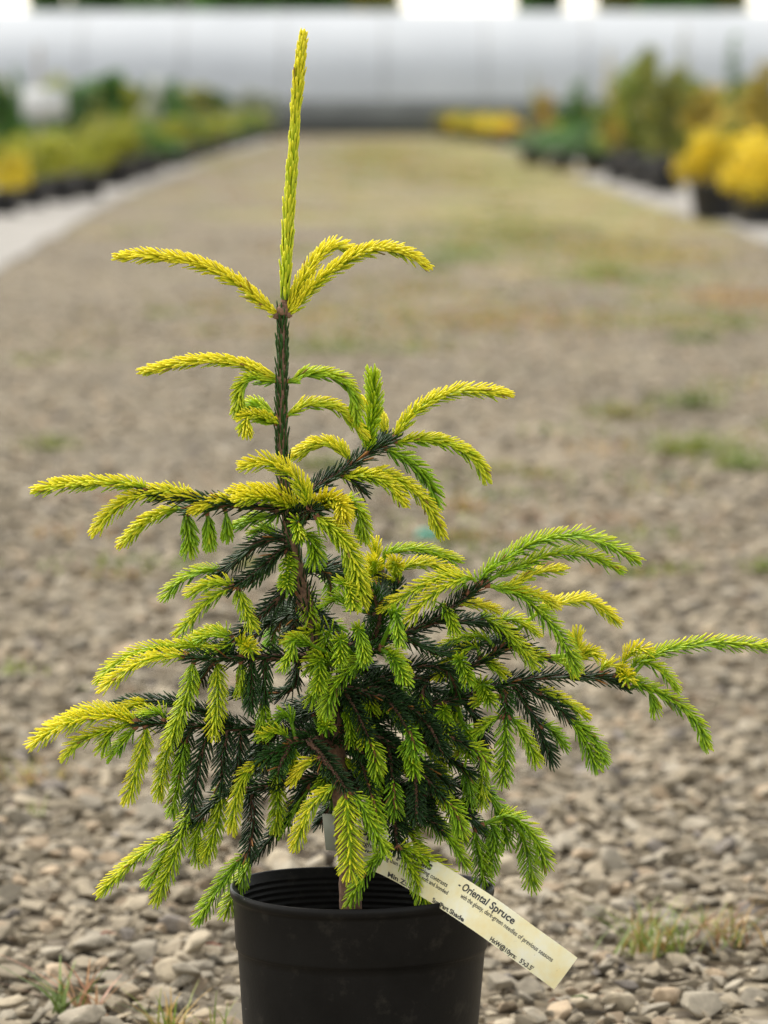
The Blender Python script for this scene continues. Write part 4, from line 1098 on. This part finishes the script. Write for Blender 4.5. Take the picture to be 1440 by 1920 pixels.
# ------------------------------------------------------------------ long greenhouse across the end of the lane
GD = 95.0; gy = GD - 3.02; GH = 172 / FPX * GD + .662; rad = 2.35
gh = empty('greenhouse', (0, gy + rad, Z0)); tag(gh, 'long white plastic covered greenhouse tunnel across the far end of the lane', 'greenhouse')
def m_cover():
    m, t, p = new_mat('greenhouse_film'); c = ramp(t, noise_n(t, .8, 4, objco(t)), [(.3, (.53, .565, .61)), (.7, (.59, .625, .67))])
    t.links.new(c, p.inputs['Base Color']); p.inputs['Roughness'].default_value = .35
    tr = t.nodes.new('ShaderNodeBsdfTranslucent'); t.links.new(c, tr.inputs['Color'])
    mx = t.nodes.new('ShaderNodeMixShader'); mx.inputs[0].default_value = 0.4
    t.links.new(p.outputs[0], mx.inputs[1]); t.links.new(tr.outputs[0], mx.inputs[2])
    t.links.new(mx.outputs[0], t.nodes['Material Output'].inputs['Surface'])
    return m
M_COVER = m_cover(); M_SIDE = flat('shaded_opening', (.10, .108, .106), .8, 2, .2); M_METAL = flat('hoop_metal', (.3, .31, .32), .4)
SH = .72
mb = MB(); A = np.linspace(0, math.pi, 36); X0, X1 = -34.0, 34.0
arch = [(-rad * math.cos(a), SH + (GH - SH) * math.sin(a) ** .9) for a in A]
xsn = np.linspace(X0, X1, 69); n = len(arch); v = []
for i, x in enumerate(xsn):
    for (yy_, zz_) in arch: v.append((x, yy_, zz_ - (.003 if i % 2 else 0)))
mb.add(v, [(i * n + k, (i + 1) * n + k, (i + 1) * n + k + 1, i * n + k + 1) for i in range(len(xsn) - 1) for k in range(n - 1)])
mb.build('cover', M_COVER, gh)
for sx in (X0, X1):
    mb = MB(); v = [(sx, y_, z_) for y_, z_ in arch] + [(sx, rad, 0), (sx, -rad, 0)]; c0 = (sx, 0, .5)
    mb.add([c0] + v, [(0, 1 + k, 1 + (k + 1) % len(v)) for k in range(len(v))]); mb.build('end_wall', M_COVER, gh, smooth=False)
for sy in (-1, 1):
    mb = MB(); box(mb, X0, sy * rad - .02, 0, X1, sy * rad + .02, SH - .003); mb.build('shaded_opening', M_SIDE, gh)  # dark panels paint the shaded interior seen through the rolled-up sides
for x in np.linspace(X0, X1, 35):
    mb = MB(); tube(mb, [(x, y_ * 1.008, z_ + .015) for y_, z_ in arch], .018, 6); mb.build('hoop', M_METAL, gh)

# trees behind the greenhouse, with bright sky between them
def tree(px, base_d, width, height, label, cols, group=None):
    rng = np.random.default_rng(int(px) + 9000); d = base_d; x = (px - 720) / FPX * d
    e = empty('tree', (x, d - 3.02, Z0)); mb = MB()
    tr_ = [(0, 0, 0), (rng.normal(0, .1), rng.normal(0, .1), height * .4), (rng.normal(0, .15), rng.normal(0, .15), height * .95)]
    tube(mb, tr_, [.16, .12, .03], 8)
    bl = []
    for k in range(26):
        t = rng.uniform(0, 1); zc = 1.2 + (height - 1.4) * t; rr = width * (.5 * (1 - t) ** .6 + .08); a = rng.uniform(0, 6.28); q = rr * rng.uniform(.3, .9)
        c = (q * math.cos(a), q * math.sin(a), zc); bl.append((*c, width * .17, width * .17, width * .16)); tube(mb, [(0, 0, zc - .3), ((c[0]) * .6, c[1] * .6, zc - .05), c], [.05, .03, .012], 5)
    for k in range(8):
        a = k / 8 * 6.28 + .3; bl.append((width * .38 * math.cos(a), width * .38 * math.sin(a), 2.5 + rng.uniform(-.6, .8), width * .17, width * .17, .8))
    mb.build('trunk', M_TREEBARK, e); m = MB(); foliage(m, bl, 3800, .14, cols, rng); m.build('crown', M_LEAF, e)
    return tag(e, label, 'tree', group)
for i, (px, wd, cols) in enumerate([(115, 1.3, C_GR), (215, 1.9, C_GR), (330, 1.9, C_GR), (440, 1.9, C_GR), (550, 1.9, C_GR), (655, 1.7, C_GR), (705, .9, C_OL), (1010, 1.0, C_GR),
                                    (1180, 1.5, C_OL), (1270, 1.6, C_GR), (1340, 1.2, C_OL)]):
    tree(px, 104 + (i % 3) * 2, wd, 5.5 + (i % 4) * .7, ('dark green' if cols is C_GR else 'olive green') + ' tree behind the greenhouse roof', cols, ('dark green' if cols is C_GR else 'olive green') + ' trees behind the greenhouse')
